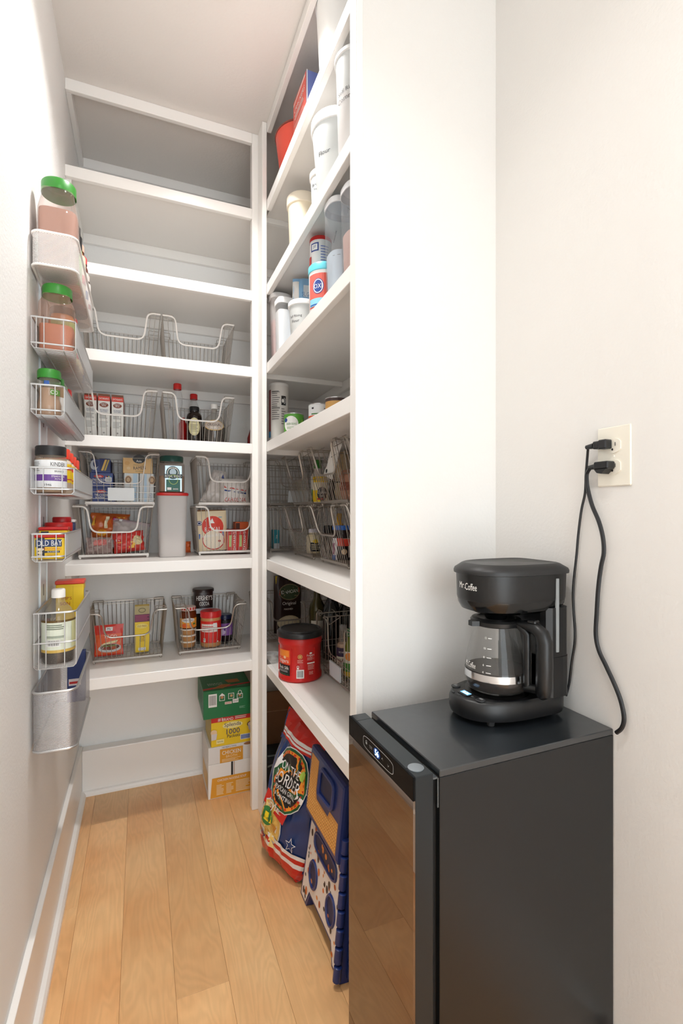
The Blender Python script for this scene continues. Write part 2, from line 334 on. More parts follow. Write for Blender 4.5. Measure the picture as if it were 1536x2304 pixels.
# ================================================================ wire baskets
def rnd(p, r=.02, n=5):
    """round the inner corners of a polyline"""
    P = [Vector(a) for a in p]; out = [P[0]]
    for i in range(1, len(P) - 1):
        a = (P[i - 1] - P[i]); b = (P[i + 1] - P[i]); q = min(r, a.length * .48, b.length * .48)
        a = P[i] + a.normalized() * q; b = P[i] + b.normalized() * q
        for k in range(n + 1):
            t = k / n; out.append(a * (1 - t) ** 2 + P[i] * 2 * t * (1 - t) + b * t * t)
    out.append(P[-1]); return out
def copy_tree(o, parent=None):
    c = o.copy(); C.objects.link(c)
    if parent: c.parent = parent
    for ch in list(o.children): copy_tree(ch, c)
    return c
_B = {}
def basket(label, loc, rz, group, d=.225, mat=NICKEL, grid=False, w=.25, wt=.282, h=.205, fl=.05, dip=.105, key=None):
    key = (d, mat.name, grid, w, wt, h, fl, dip)
    if key in _B:
        t = copy_tree(_B[key]); t.location = loc; t.rotation_euler = (0, 0, rz); return tag(t, label, 'basket', group)
    t = thing('wire_basket', label, 'basket', loc, rz, group); _B[key] = t
    RM = mat; wm = WIREG if mat is WHITEWIRE else mat
    zb = .011; xb = lambda z: w / 2 + (wt - w) / 2 * (z - zb) / (h - zb); yf = lambda z: -d / 2 - fl * (z - zb) / (h - zb); yb = d / 2; ybk = lambda z: yb + .004 * z / h
    R = .0033 if not grid else .0021; W = .00115
    ins = .047; xi = xb(h) - ins; xd = xb(dip) - ins
    # front rail with the dip
    m = MB(); a = [(-xb(h), yf(h), h), (-xi, yf(h), h), (-xd + .006, yf(dip), dip), (xd - .006, yf(dip), dip), (xi, yf(h), h), (xb(h), yf(h), h)]
    m.tube(rnd(a, .03, 6), R, mat, 8); part('front_rail', t, m)
    m = MB()
    for s in (-1, 1): m.tube([(s * xb(h), yf(h), h), (s * xb(h), ybk(h), h)], .0021, mat)
    m.tube([(-xb(h), ybk(h), h), (xb(h), ybk(h), h)], .0021, mat); part('top_rim', t, m)
    m = MB(); q = w / 2
    m.tube([(-q, -d / 2, zb), (q, -d / 2, zb), (q, yb, zb), (-q, yb, zb)], .0030, mat, closed=True); m.tube([(-q, -d / 2 - .001, zb + .004), (q, -d / 2 - .001, zb + .004)], .003, mat); part('base_frame', t, m)
    m = MB(); n = 17
    for i in range(1, n): x = -q + w * i / n; m.tube([(x, -d / 2, zb), (x, yb, zb)], W, wm, 5)
    m.tube([(-q, 0, zb - .002), (q, 0, zb - .002)], .0016, mat); m.tube([(-q, -d * .3, zb - .002), (q, -d * .3, zb - .002)], .0016, mat); part('floor_wires', t, m)
    m = MB(); n = 15 if not grid else 11
    for i in range(n + 1):
        x = -1 + 2 * i / n
        X = lambda z: x * xb(z)
        zt = dip
        if abs(x) * xb(h) > xi: zt = h
        elif abs(x) * xb(.15) > xd * 1.0: zt = dip + .035
        m.tube([(X(zb), yf(zb), zb), (X(zt), yf(zt), zt)], W, wm, 5)
    if grid:
        for z in (.03, .055, .08): m.tube([(-xb(z), yf(z), z), (xb(z), yf(z), z)], W, wm, 5)
    part('front_wires', t, m)
    m = MB(); n = 16
    for i in range(n + 1): x = -1 + 2 * i / n; m.tube([(x * q, yb, zb), (x * xb(h), ybk(h), h)], W, wm, 5)
    if grid:
        for z in (.03, .06, .09, .12, .15, .18): m.tube([(-xb(z), ybk(z), z), (xb(z), ybk(z), z)], W, wm, 5)
    m.tube([(-xb(h - .012), ybk(h), h - .012), (xb(h - .012), ybk(h), h - .012)], .0013, wm, 5); part('back_wires', t, m)
    for s in (-1, 1):
        m = MB(); n = 12
        for i in range(n + 1):
            f = i / n; m.tube([(s * q, -d / 2 + d * f, zb), (s * xb(h), yf(h) + (ybk(h) - yf(h)) * f, h)], W, wm, 5)
        m.tube([(s * xb(.1), yf(.1), .1), (s * xb(.1), yb, .1)], W, wm, 5); part('side_wires', t, m)
    for s in (-1, 1):
        x = xb(h)
        for y in (yf(h) + .004, ybk(h) - .06):
            m = MB(); m.tube(rnd([(s * x, y, h), (s * x, y, h + .006), (s * (x - .04), y, h + .006), (s * (x - .04), y + .0045, h - .02), (s * (x - .04), y + .05, h + .006), (s * x, y + .05, h + .006), (s * x, y + .05, h)], .005, 3), .0014, wm, 5)
            part('stacking_loop', t, m)
    for sx in (-1, 1):
        for y in (-d / 2 + .004, yb - .004):
            m = MB(); m.lathe([(0, 0), (.0035, .0012), (.005, .005), (.0035, .009), (0, .0105)], mat, sx * (q - .004), y, 0, n=10, cap=False); part('foot', t, m)
    if grid:
        m = MB(); x0, x1 = -.045, .05; fr = lambda z: yf(z) - .003
        m.add([(x0, fr(.022), .022), (x1, fr(.022), .022), (x1, fr(.072), .072), (x0, fr(.072), .072), (x0, fr(.022) - .006, .022), (x1, fr(.022) - .006, .022), (x1, fr(.072) - .006, .072), (x0, fr(.072) - .006, .072)],
              [(0, 1, 2, 3), (7, 6, 5, 4), (0, 4, 5, 1), (2, 6, 7, 3), (0, 3, 7, 4), (1, 5, 6, 2)], M('E4EAEE', .25))
        o = part('label_holder', t, m); o['label'] = 'pale clip-on plastic label plate'
    return t
LW = WHITEWIRE
BY = 2.214
basket('wire basket at left of the second-lowest shelf, holding a taco packet', (-.045, BY, .601), 0, 'open wire baskets on the shelves')
basket('wire basket of jars on the second-lowest shelf, beside the corner post', (.272, BY, .601), 0, 'open wire baskets on the shelves')
basket('off-white lower wire basket full of snack bags under the label-plate basket', (-.095, 2.221, 1.009), 0, 'open wire baskets on the shelves', mat=LW, d=.21)
basket('off-white square-grid wire basket with label plate, stacked above the snack bags', (-.073, 2.221, 1.009 + .207), 0, 'open wire baskets on the shelves', mat=LW, grid=True, d=.21, dip=.09)
basket('off-white lower wire basket holding the basmati rice pouch', (.352, 2.221, 1.009), 0, 'open wire baskets on the shelves', mat=LW, d=.21)
basket('off-white wire basket with plastic rice bags, stacked above the basmati pouch', (.352, 2.221, 1.009 + .207), 0, 'open wire baskets on the shelves', mat=LW, d=.21)
for z, s, o in ((1.466, 'holding a row of white boxes', -.012), (1.772, 'standing empty, at left of its high shelf', 1)):
    basket('pale wire basket ' + s, (-.068 + min(0, o), 2.218, z), 0, 'open wire baskets on the shelves', mat=LW)
for z, s, o in ((1.466, 'holding syrup bottles', 0), (1.772, 'standing empty, right one of the empty pair', 1)):
    basket('pale wire basket ' + s, (.222, 2.218, z), 0, 'open wire baskets on the shelves', mat=LW)
# right-hand run, baskets facing the aisle
RX = .712
basket('left wire basket of the middle right-hand shelf, lower of its stack', (RX, 1.885, 1.009), -PI / 2, 'wire baskets in the right-hand shelves', d=.20, w=.25)
basket('left wire basket of the middle right-hand shelf, stacked on top', (RX, 1.885, 1.216), -PI / 2, 'wire baskets in the right-hand shelves', d=.20, w=.25)
basket('second wire basket from the corner, lower, holding the blue-lidded jar', (RX, 1.545, 1.009), -PI / 2, 'wire baskets in the right-hand shelves', d=.20, w=.25)
basket('second wire basket from the corner, upper, with a white pouch hanging over its front', (RX, 1.545, 1.216), -PI / 2, 'wire baskets in the right-hand shelves', d=.20, w=.25)
basket('lower wire basket half hidden by the end stile of the right shelves', (RX + .01, 1.245, 1.009), -PI / 2, 'wire baskets in the right-hand shelves', d=.20, w=.25)
basket('upper wire basket half hidden by the end stile of the right shelves', (RX + .01, 1.245, 1.216), -PI / 2, 'wire baskets in the right-hand shelves', d=.20, w=.25)
basket('lower wire basket in the far inner corner, nearly empty with a teal box', (.665, 2.235, 1.009), 0, 'wire baskets in the right-hand shelves', d=.18)
basket('square-grid wire basket with label plate in the far inner corner, upper', (.665, 2.235, 1.216), 0, 'wire baskets in the right-hand shelves', d=.18, grid=True, dip=.09)
basket('wire basket in the lower inner corner holding the brown potato pouch', (.625, 2.232, .601), 0, 'wire baskets in the right-hand shelves', d=.2)
basket('square-grid wire basket with label plate holding dressing bottles', (.722, 1.545, .601), -PI / 2, 'wire baskets in the right-hand shelves', d=.20, grid=True, dip=.09, w=.245, wt=.25, fl=.004)
basket('wire basket of dark wine bottles behind the red coffee canister', (.7285, 1.868, .601), -PI / 2, 'wire baskets in the right-hand shelves', d=.175, w=.245, wt=.25, fl=.004)
# ---------------------------------------------------------------- rack on the left wall
rk = thing('wall_rack_rail', 'flat white vertical mounting rail for the spice baskets on left wall', 'rail', (XL, 1.505, 0))
m = MB(); m.box(0, .003, -.05, .05, .64, 1.93, M('E2EAEE', .3), .001); m.box(.003, .005, -.05, -.045, .64, 1.93, M('EEF1F3', .3)); m.box(.003, .005, .045, .05, .64, 1.93, M('EEF1F3', .3)); part('rail', rk, m)
m = MB()
for z in [.7 + .09 * i for i in range(14)]: m.box(.003, .0034, -.006, .006, z, z + .03, M('7A7D80'))
part('slots', rk, m)
def wall_basket(label, X1, Y0, Y1, z0, z1, mids=()):
    t = thing('spice_basket', label, 'basket', (XL, Y0, z0), 0, 'baskets on the left wall rack')
    a, b, L, H = .008, X1 - XL, Y1 - Y0, z1 - z0; mat = SILVER; m = MB()
    loop = lambda z, e=0: rnd([(a, -e, z), (b + e, -e, z), (b + e, L + e, z), (a, L + e, z)], .018, 4)
    m.tube(loop(H) + [(a, L, H)][:0], .0024, mat, closed=True); part('top_rim', t, m)
    m = MB(); m.tube(loop(.012 if not mids else mids[0], .001), .0022, mat, closed=True)
    for q in mids[1:]: m.tube(loop(q, .001), .0022, mat, closed=True)
    part('lower_rim', t, m)
    m = MB(); n = int(L / .0085)
    for i in range(n + 1):
        y = L * i / n; e = .006
        m.tube([(b, y, H), (b, y, e), (b - e, y, 0), (a + e, y, 0), (a, y, e), (a, y, H)], .0010, mat, 5)
    o = part('wire_hoops', t, m)
    m = MB()
    for f in (.28, .72):
        x = a + (b - a) * f
        m.tube([(x, 0, H), (x, 0, .004), (x, .004, -.001), (x, L - .004, -.001), (x, L, .004), (x, L, H)], .0013, mat, 5)
    m.tube([(a + .01, 0, H), (a + .01, 0, 0)], .0013, mat, 5); part('end_wires', t, m)
    return t
wall_basket('second spice basket from the top of the wall rack, silver wire, with green-lid jar', -.144, 1.32, 1.76, 1.577, 1.650)
wall_basket('third spice basket from the top of the wall rack, narrow silver wire', -.168, 1.32, 1.76, 1.421, 1.492)
wall_basket('fourth spice basket from the top, silver wire, with black-lid seasoning jar', -.147, 1.315, 1.79, 1.235, 1.297)
wall_basket('narrow silver wire basket of yellow seasoning tins on left wall', -.167, 1.33, 1.66, 1.075, 1.141)
wall_basket('deep silver wire basket with the vanilla bottle on left wall', -.146, 1.35, 1.69, .815, .949, (.062,))
def mesh_basket(label, mat, rimm, X1, Y0, Y1, z0, z1, op=True):
    t = thing('mesh_basket', label, 'basket', (XL, Y0, z0), 0, 'baskets on the left wall rack')
    a, b, L, H = .006, X1 - XL, Y1 - Y0, z1 - z0; r = .02
    O = []
    for (cx, cy, s) in ((a + r, r, PI), (b - r, r, 1.5 * PI), (b - r, L - r, 0), (a + r, L - r, .5 * PI)):
        for k in range(6): t_ = s + PI / 2 * k / 5; O.append((cx + r * math.cos(t_), cy + r * math.sin(t_)))
    n = len(O); per = [0]
    for i in range(n): per.append(per[-1] + math.dist(O[i], O[(i + 1) % n]))
    m = MB(); V = [(x, y, z) for z in (.0, H) for x, y in O]; m.add(V, [(i, (i + 1) % n, n + (i + 1) % n, n + i) for i in range(n)], mat, True)
    me = m.build('mesh_wall', t); uv = me.data.uv_layers.new(name='UVMap')
    for i, p in enumerate(me.data.polygons):
        for j, li in enumerate(p.loop_indices): uv.data[li].uv = (per[i] if j in (0, 3) else per[i + 1], 0 if j < 2 else H)
    m = MB(); m.add([(x, y, .001) for x, y in O], [tuple(range(n - 1, -1, -1))], mat)
    me = m.build('mesh_floor', t); uv = me.data.uv_layers.new(name='UVMap')
    for p in me.data.polygons:
        for li in p.loop_indices: co = me.data.vertices[me.data.loops[li].vertex_index].co; uv.data[li].uv = (co.x, co.y)
    m = MB(); m.tube([(x, y, H) for x, y in O], .0032, rimm, 8, closed=True); part('top_rim', t, m)
    m = MB(); m.tube([(x, y, .002) for x, y in O], .003, rimm, 8, closed=True); part('bottom_rim', t, m)
mesh_basket('topmost white perforated metal basket on the left wall rack', holes('F4F1EE', 0), M('F4F1EE', .35), -.142, 1.325, 1.765, 1.775, 1.855)
mesh_basket('lowest deep silver mesh basket on the left wall rack, nearly empty', holes('C9C9CC', .75), SILVER, -.144, 1.335, 1.685, .620, .762)
# ================================================================ packaging builders
def camang(x, y): return math.atan2(-y, -x)
def sq(e=.35):
    def f(a):
        c, s = math.cos(a), math.sin(a); return (math.copysign(abs(c) ** e, c), math.copysign(abs(s) ** e, s))
    return f
def jar(label, loc, r, h, body=CLEAR, cap=None, caph=.018, capr=None, neck=None, fill=None, fillh=.7, dec=None, name='spice_jar', cat='jar', group=None,
        shape=None, shoulder=.12, rz=None, n=26, prof=None, rf=None, decang=None, capname='lid', ribs=False, cap_label=None):
    ang = camang(loc[0], loc[1]) if rz is None else rz
    t = thing(name, label, cat, loc, 0, group); hb = h - (caph if cap else 0); nk = neck or r * .85; capr = capr or nk + .002
    P = prof or [(0, 0), (r * .92, 0), (r, .004), (r, hb * (1 - shoulder) - .004), (r * .985, hb * (1 - shoulder * .8)), (nk, hb * (1 - shoulder * .25)), (nk, hb)]
    m = MB(); m.lathe(P, body, n=n, shape=shape); part('body', t, m)
    if fill:
        Q = [(max(0, q[0] - .0022), q[1] + .002) for q in P if q[1] <= h * fillh]; zt = h * fillh
        rr = P[0][0]
        for (r0, z0), (r1, z1) in zip(P[:-1], P[1:]):
            if z0 <= zt <= z1 and z1 > z0: rr = r0 + (r1 - r0) * (zt - z0) / (z1 - z0)
        Q.append((max(.001, rr - .0022), zt)); Q.append((0, zt + r * .05)); m = MB(); m.lathe(Q, fill, n=n, shape=shape, cap=False); part('contents', t, m)
    if cap:
        m = MB(); m.lathe([(capr, hb - .001), (capr, h - .003), (capr - .002, h), (0, h)], cap, n=n, cap=False)
        if ribs:
            for i in range(0, 40): a = 2 * PI * i / 40; m.tube([(capr * math.cos(a), capr * math.sin(a), hb), (capr * math.cos(a), capr * math.sin(a), h - .003)], .0007, cap, 4)
        o = part(capname, t, m)
        if cap_label: o['label'] = cap_label
    if dec:
        m = MB(); rr = r * (1.0 if not shape else 1.0)
        if shape:
            # flat face towards -y or +x on squared jars
            deco(m, flat((0, -r - .0002, 0), (1, 0, 0), (0, 0, 1)), dec)
        else: deco(m, cyl(r, decang if decang is not None else ang, rf=rf), dec)
        part('label', t, m)
    return t
def carton(label, loc, dim, mat, sides={}, rz=0, name='food_box', cat='box', group=None, c=.0012, rot=None, open_flaps=False):
    w, d, h = dim; t = thing(name, label, cat, loc, rz, group, rot)
    m = MB(); m.box(-w / 2, w / 2, -d / 2, d / 2, 0, h, mat, c); part('carton', t, m)
    F = {'f': flat((0, -d / 2, 0), (1, 0, 0), (0, 0, 1)), 'r': flat((w / 2, 0, 0), (0, 1, 0), (0, 0, 1)), 'l': flat((-w / 2, 0, 0), (0, -1, 0), (0, 0, 1)), 't': flat((0, 0, h), (1, 0, 0), (0, 1, 0))}
    for k, sh in sides.items():
        m = MB(); deco(m, F[k], sh); part('printed_face', t, m)
    return t
def bag(label, loc, W, H, T, mat, dec=None, rz=0, name='food_pouch', cat='bag', group=None, rot=None, wr=.004, seed=0, nu=22, nv=28, back=None, pinch=1.0, shapef=None, alpha=None, gus=False):
    """a pillow pouch standing on its lower seam, front towards local -y"""
    t = thing(name, label, cat, loc, rz, group, rot)
    def th(a, b):
        e = max(0, 1 - abs(a) ** 2.6) ** .55; g = max(0, 1 - abs(2 * b - 1) ** 4) ** .7
        if gus: g = max(0, 1 - max(0, (b - .05)) ** 2.2) ** .8
        return T / 2 * e * g
    def pos(a, b, sgn, off=0):
        sx = 1 - .06 * pinch * (1 - abs(2 * b - 1) ** 2) if not gus else 1
        if shapef: sx *= shapef(b)
        y = th(a, b); q = noise.noise(Vector((a * 2.2 + seed, b * 4.1, sgn * .7 + seed))) + .6 * noise.noise(Vector((a * 6 + seed, b * 9, seed * 1.3)))
        y = max(.0008, y + wr * q * min(1, y / (T * .12 + 1e-6)))
        return Vector((a * W / 2 * sx + wr * .5 * noise.noise(Vector((a * 3, b * 7 + seed, 2))), sgn * (y + off), b * H))
    V = []; F = []
    for sgn in (-1, 1):
        o = len(V)
        for j in range(nv + 1):
            for i in range(nu + 1): V.append(pos(-1 + 2 * i / nu, j / nv, sgn))
        for j in range(nv):
            for i in range(nu):
                q = (o + j * (nu + 1) + i, o + j * (nu + 1) + i + 1, o + (j + 1) * (nu + 1) + i + 1, o + (j + 1) * (nu + 1) + i)
                F.append(q if sgn < 0 else q[::-1])
    m = MB(); m.add(V, F, mat, True); part('pouch', t, m)
    if dec:
        fr = lambda u, v, k: pos(max(-1, min(1, 2 * u / W)), max(0, min(1, v / H)), -1, k + .0004)
        fr.grid = min(W, H) / 14; m = MB(); deco(m, fr, dec); part('print', t, m)
    return t
# colours
RED = M('C8201E', .35); YEL = M('F2CB1C', .45); WHT = M('F4F2EE', .45); BLK = M('17171A', .4); NAVY = M('22356E', .45); BLUE = M('2157A8', .45); GRN = M('2F8528', .35)
GREY = M('8B8B8B', .5); ORG = M('EE6A2C', .45); CRM = M('EFE2C4', .5); DKG = M('1C6B3C', .45); BRN = M('4A2517', .4); TAN = M('CB8F48', .5); PUR = M('6A3F94', .45)
LRED = M('E0463A', .45); PINK = M('D9A08E', .6); AMB = M('7A3A16', .25)
# ================================================================ contents of the wall rack
jar('large clear jar with green lid and pinkish seasoning in the topmost white basket', (-.188, 1.388, 1.779), .044, .228, body=clear('F4DCD2', .3), cap=GRN, caph=.026, capr=.0385, neck=.036, fill=M('B08A7B', .7), fillh=.66, shape=sq(.5), n=36, shoulder=.3, group='spices on the wall rack')
SG = 'spices on the wall rack'
def rowjar(lbl, y, z, r, h, body, cap, dec=None, X=None, caph=.02, **k):
    jar(lbl, (X if X is not None else XL + .052, y, z), r, h, body=body, cap=cap, caph=caph, dec=dec, group=SG, **k)
G2 = M('B9622F', .5)
rowjar('orange spice shaker with green and black label behind the big green-lid jar', 1.487, 1.779, .036, .185, G2, BLK, [('r', -.03, .02, .05, .12, M('7FAE4A')), ('r', -.03, .12, .05, .155, BLK), ('e', .01, .06, .012, .022, WHT)], X=-.183)
rowjar('brown spice shaker with pink label near the middle of the top basket', 1.566, 1.779, .034, .175, M('9B5A3C', .5), M('DDB09A', .5), [('r', -.03, .02, .05, .14, M('E8DFC2')), ('r', -.03, .06, .05, .085, RED)], X=-.18)
rowjar('red-capped spice bottle in the top basket', 1.645, 1.779, .032, .178, M('6B3B2E', .5), M('D8343A', .4), [('r', -.03, .02, .045, .13, M('E9DDD5')), ('r', -.03, .05, .045, .075, BLUE)], X=-.178)
rowjar('last spice bottle in the top basket, with white and red label', 1.722, 1.779, .032, .16, M('B99A88', .5), M('D9C9C0', .4), [('r', -.03, .02, .045, .13, M('EFE6E0')), ('r', -.03, .05, .045, .065, RED), ('r', -.03, .1, .045, .107, RED)], X=-.178)
jar('green-lid jar with orange-pink seasoning, front of the second wall basket', (-.191, 1.385, 1.581), .039, .168, body=clear('F0C6AC', .36), cap=GRN, caph=.024, capr=.033, neck=.030, fill=M('BE8068', .7), fillh=.4, shape=sq(.5), n=36, shoulder=.2, group=SG)
rowjar('black-capped spice shaker with green label in the second wall basket', 1.468, 1.581, .032, .148, M('C07A3A', .5), BLK, [('r', -.03, .02, .05, .11, M('8FB06A')), ('e', .01, .05, .014, .02, RED)])
rowjar('red-capped spice shaker in the second wall basket', 1.545, 1.581, .030, .152, M('C8A58C', .5), M('D8343A', .35), [('r', -.03, .02, .05, .1, M('E7D8A0')), ('r', -.03, .04, .05, .06, RED)], caph=.028)
rowjar('cream spice jar with black cap in the second wall basket', 1.622, 1.581, .033, .13, M('D8C0A6', .5), BLK, [('r', -.03, .02, .05, .08, CRM)], caph=.028)
rowjar('blue-banded small bottle at far end of the second wall basket', 1.700, 1.581, .028, .11, M('D9BBA0', .5), M('C9A98F', .5), [('r', -.03, .01, .05, .035, BLUE)])
jar('waisted clear spice jar with green lid and COR label in the third wall basket', (-.206, 1.368, 1.425), .0275, .113, body=clear('E4D8CC', .3), cap=GRN, caph=.021, capr=.0255, fill=M('B9997F', .8), fillh=.6, group=SG,
    prof=[(0, 0), (.025, 0), (.0275, .004), (.0275, .028), (.0235, .042), (.0235, .066), (.0255, .072), (.0255, .084), (.023, .092)], rf=lambda z: .0275 if z < .03 else .0245, dec=[('r', .002, .05, .03, .064, M('5E8F3E')), ('t', 'CO', .012, .057, .009, .02, WHT), ('r', -.012, .074, .0, .083, BLUE)])
rowjar('green-lid shaker second in the third wall basket', 1.432, 1.425, .026, .110, M('A88C6C', .6), GRN, [('r', -.02, .01, .03, .06, WHT)], X=-.206)
rowjar('green flip-lid shaker third in the third wall basket', 1.492, 1.425, .025, .104, M('B79C7C', .6), M('4FB040', .35), X=-.205)
rowjar('small red-capped bottle with white label in the third wall basket', 1.556, 1.425, .022, .112, M('D0B8A8', .5), RED, [('r', -.02, .01, .03, .05, WHT)], X=-.2, caph=.026)
rowjar('plain brown spice tin fifth in the third wall basket', 1.616, 1.425, .024, .07, M('9A7A62', .5), M('B9B0A6', .4), X=-.203)
KW = M('EDEFF1', .45)
jar('black-lid seasoning jar with white KINDER label and purple band', (-.203, 1.372, 1.240), .034, .113, body=clear('D8C8B4', .45), cap=BLK, caph=.022, capr=.0335, neck=.032, fill=M('BFA88E', .8), fillh=.72, shoulder=.1, group=SG,
    dec=[('r', -.05, .012, .05, .078, KW), ('r', -.05, .028, .05, .043, PUR), ('t', 'KINDER', .016, .068, .0095, .034, BLK), ('t', "BRANDS", .018, .051, .004, .022, BLK), ('t', 'STEAKHOUSE', .016, .0388, .0046, .03, WHT), ('t', 'POTATO', .018, .0322, .0042, .02, WHT), ('t', '1946', -.006, .018, .0055, .014, BLK), ('l', -.045, .05, -.024, .074, 6, GREY)])
for i, y in enumerate((1.452, 1.520, 1.588, 1.656)):
    rowjar(['first', 'second', 'third', 'farthest'][i] + ' red-capped yellow-label shaker behind the black-lid jar', y, 1.239, .031, .118 - .003 * i, M('D8C7B4', .5), M('E5452F', .35),
           [('r', -.06, .03, .06, .078, YEL), ('r', -.06, .062, .06, .071, M('D94A3A')), ('l', -.05, .035, .05, .055, 3, M('D94A3A'))], X=-.199, caph=.026)
# yellow seasoning tins
def tin(lbl, loc, w, d, h, lidh=.008, body=YEL, lid=RED, ff=True, rz=0):
    t = thing('seasoning_tin', lbl, 'tin', loc, rz, SG); m = MB(); m.box(-w / 2, w / 2, -d / 2, d / 2, 0, h - lidh, body, .005); part('body', t, m)
    m = MB(); m.box(-w / 2 - .0012, w / 2 + .0012, -d / 2 - .0012, d / 2 + .0012, h - lidh, h, lid, .003); part('lid', t, m)
    if ff:
        m = MB(); q = w / 2; deco(m, flat((0, -d / 2, 0), (1, 0, 0), (0, 0, 1)), [('r', -q + .005, .004, -q + .022, h * .86, M('2A2E3A')), ('r', -q + .003, h * .5, q - .006, h * .8, M('223868')), ('t', 'OLD BAY', 0, h * .65, h * .22, w * .82, WHT),
            ('t', 'SEASONING', .006, h * .42, h * .085, w * .6, M('D8602A')), ('r', -.012, h * .26, q - .01, h * .34, M('2A2E3A')), ('t', 'BLACKENED', .008, h * .3, h * .05, w * .4, WHT), ('l', -.006, h * .08, q - .014, h * .2, 3, M('B57A20')), ('e', -q + .013, h * .4, .008, .0035, CRM), ('e', -q + .013, h * .27, .005, .004, CRM), ('e', -q + .013, h * .13, .006, .004, CRM)]); part('printed_face', t, m)
tin('front yellow seasoning tin with red lid and blue name band', (-.203, 1.372, 1.079), .064, .042, .060)
tin('second yellow seasoning tin, standing taller behind the front one', (-.203, 1.428, 1.079), .064, .042, .076)
jar('red-lidded round yellow tub behind the two seasoning tins', (-.203, 1.497, 1.079), .032, .086, body=YEL, cap=RED, caph=.02, capr=.033, group=SG)
jar('small red-lidded tub topping the row behind the seasoning tins', (-.205, 1.566, 1.079), .026, .1, body=RED, cap=M('B5141A', .35), caph=.013, capr=.0235, group=SG)
tin('blue and white spice tin at far end of the tin basket', (-.195, 1.622, 1.079), .034, .036, .092, body=NAVY, lid=WHT, ff=False)
jar('vanilla bottle with white cap, cream label and dark extract', (-.191, 1.402, .8175), .0375, .182, body=clear('E8E4DC', .3), cap=WHT, caph=.020, capr=.0155, group=SG, name='extract_bottle', cat='bottle', n=32, fill=M('24140D', .2), fillh=.2,
    prof=[(0, 0), (.036, 0), (.0375, .005), (.0375, .104), (.035, .118), (.028, .133), (.018, .144), (.0145, .15), (.0145, .162)],
    dec=[('r', -.05, .036, .06, .108, M('E4EAD9', .6)), ('r', -.05, .030, .06, .037, M('D9B65E', .4)), ('r', -.05, .104, .06, .109, M('6B5226', .4)), ('b', -.026, .046, .004, .062), ('l', -.028, .086, .012, .1, 3, M('5A6652')), ('l', -.028, .066, .014, .072, 2, M('5A6652')), ('r', .03, .04, .05, .104, M('DDDCA8'))])
jar('small dark red glass bottle beside the vanilla bottle', (-.222, 1.452, .8175), .0165, .116, body=M('7A1A10', .12), cap=BLK, caph=.014, capr=.008, neck=.006, shoulder=.35, name='sauce_bottle', cat='bottle', group=SG)
t = thing('tall_tin', 'tall yellow tin with red lid at far end of the deep wall basket', 'tin', (-.190, 1.628, .8175), 0, SG)
m = MB(); m.box(-.036, .036, -.022, .022, 0, .165, YEL, .003); part('body', t, m)
m = MB(); m.box(-.038, .038, -.024, .024, .165, .176, M('D9442F', .35), .003); part('lid', t, m)
m = MB(); deco(m, flat((0, -.022, 0), (1, 0, 0), (0, 0, 1)), [('r', .008, .0, .0085, .16, M('B08E10')), ('t', "IMP'S", -.008, .125, .009, .03, M('B0401E')), ('t', 'SON', -.012, .11, .009, .03, M('B0401E'))]); part('printed_face', t, m); m = MB(); deco(m, flat((.036, 0, 0), (0, 1, 0), (0, 0, 1)), [('r', -.02, .01, .02, .15, M('C9CCD4'))]); part('printed_face', t, m)
carton('dark blue packet standing at the far end of the lowest mesh basket', (-.178, 1.66, .624), (.048, .026, .150), NAVY, {'f': [('r', -.02, .05, .012, .07, M('E4DAD8')), ('r', -.018, .055, .010, .062, RED)]}, group=SG)
# ================================================================ lowest basket shelf
z6 = .601 + .0135
bag('red and orange taco seasoning packet leaning in the left wire basket', (-.118, 2.165, z6), .108, .122, .012, M('D8321E', .35), [('r', -.05, .006, .05, .085, M('E8602E', .4)), ('r', -.012, .098, .014, .113, WHT), ('t', 'Mc', .001, .1055, .009, .016, M('1B2A5E')), ('r', -.024, .088, .026, .094, RED), ('t', 'TACO', .006, .075, .013, .05, WHT), ('e', .004, .03, .044, .017, M('CFCBC8')), ('e', .004, .034, .037, .012, M('6B2E1C')), ('p', [(-.034, .042), (-.01, .046), (.03, .05), (.036, .06), (.012, .057), (-.02, .05)], M('EBD9A4')), ('r', -.03, .037, .03, .041, M('6F8A35')), ('e', -.01, .03, .012, .006, M('8F3A22')), ('e', .018, .03, .012, .006, M('B0522E'))], rot=(-.12, 0, 0), wr=.002, group='food in the lower baskets', name='seasoning_packet', cat='packet')
BG = 'food in the lower baskets'
carton('tall yellow tortilla chip box with purple patterned top standing in the basket', (.006, 2.185, z6), (.056, .04, .19), M('F0CC24', .4), {'f': [('r', -.028, .155, .028, .19, M('B5A678')), ('r', -.028, .125, .028, .156, M('6E2A50')), ('l', -.026, .128, .026, .153, 4, M('B04A6A')), ('o', 0, .173, .014, .01, .003, M('6E6A45')), ('e', 0, .108, .022, .010, M('F7E27A')), ('t', 'OLD PASO', 0, .108, .008, .036, M('8C2A1C')), ('t', 'STAND', -.006, .06, .007, .05, PI / 2, M('6A4A12')), ('t', 'STUFF', .005, .06, .008, .05, PI / 2, M('8C2A1C')), ('r', -.014, .008, .014, .02, WHT), ('o', -.006, .014, .004, .004, .001, NAVY), ('o', .005, .014, .004, .004, .001, NAVY)]}, group=BG)
for i in range(3):
    jar(['lowest', 'middle', 'topmost'][i] + ' of the three tan snack cups under the marmalade jar', (.19, 2.185, z6 + i * .0265), .030, .0262, body=M('C79059', .4), cap=M('EDE3D4', .3), caph=.004, capr=.033, prof=[(0, 0), (.025, 0), (.03, .0215)], name='snack_cup', cat='cup', group=BG)
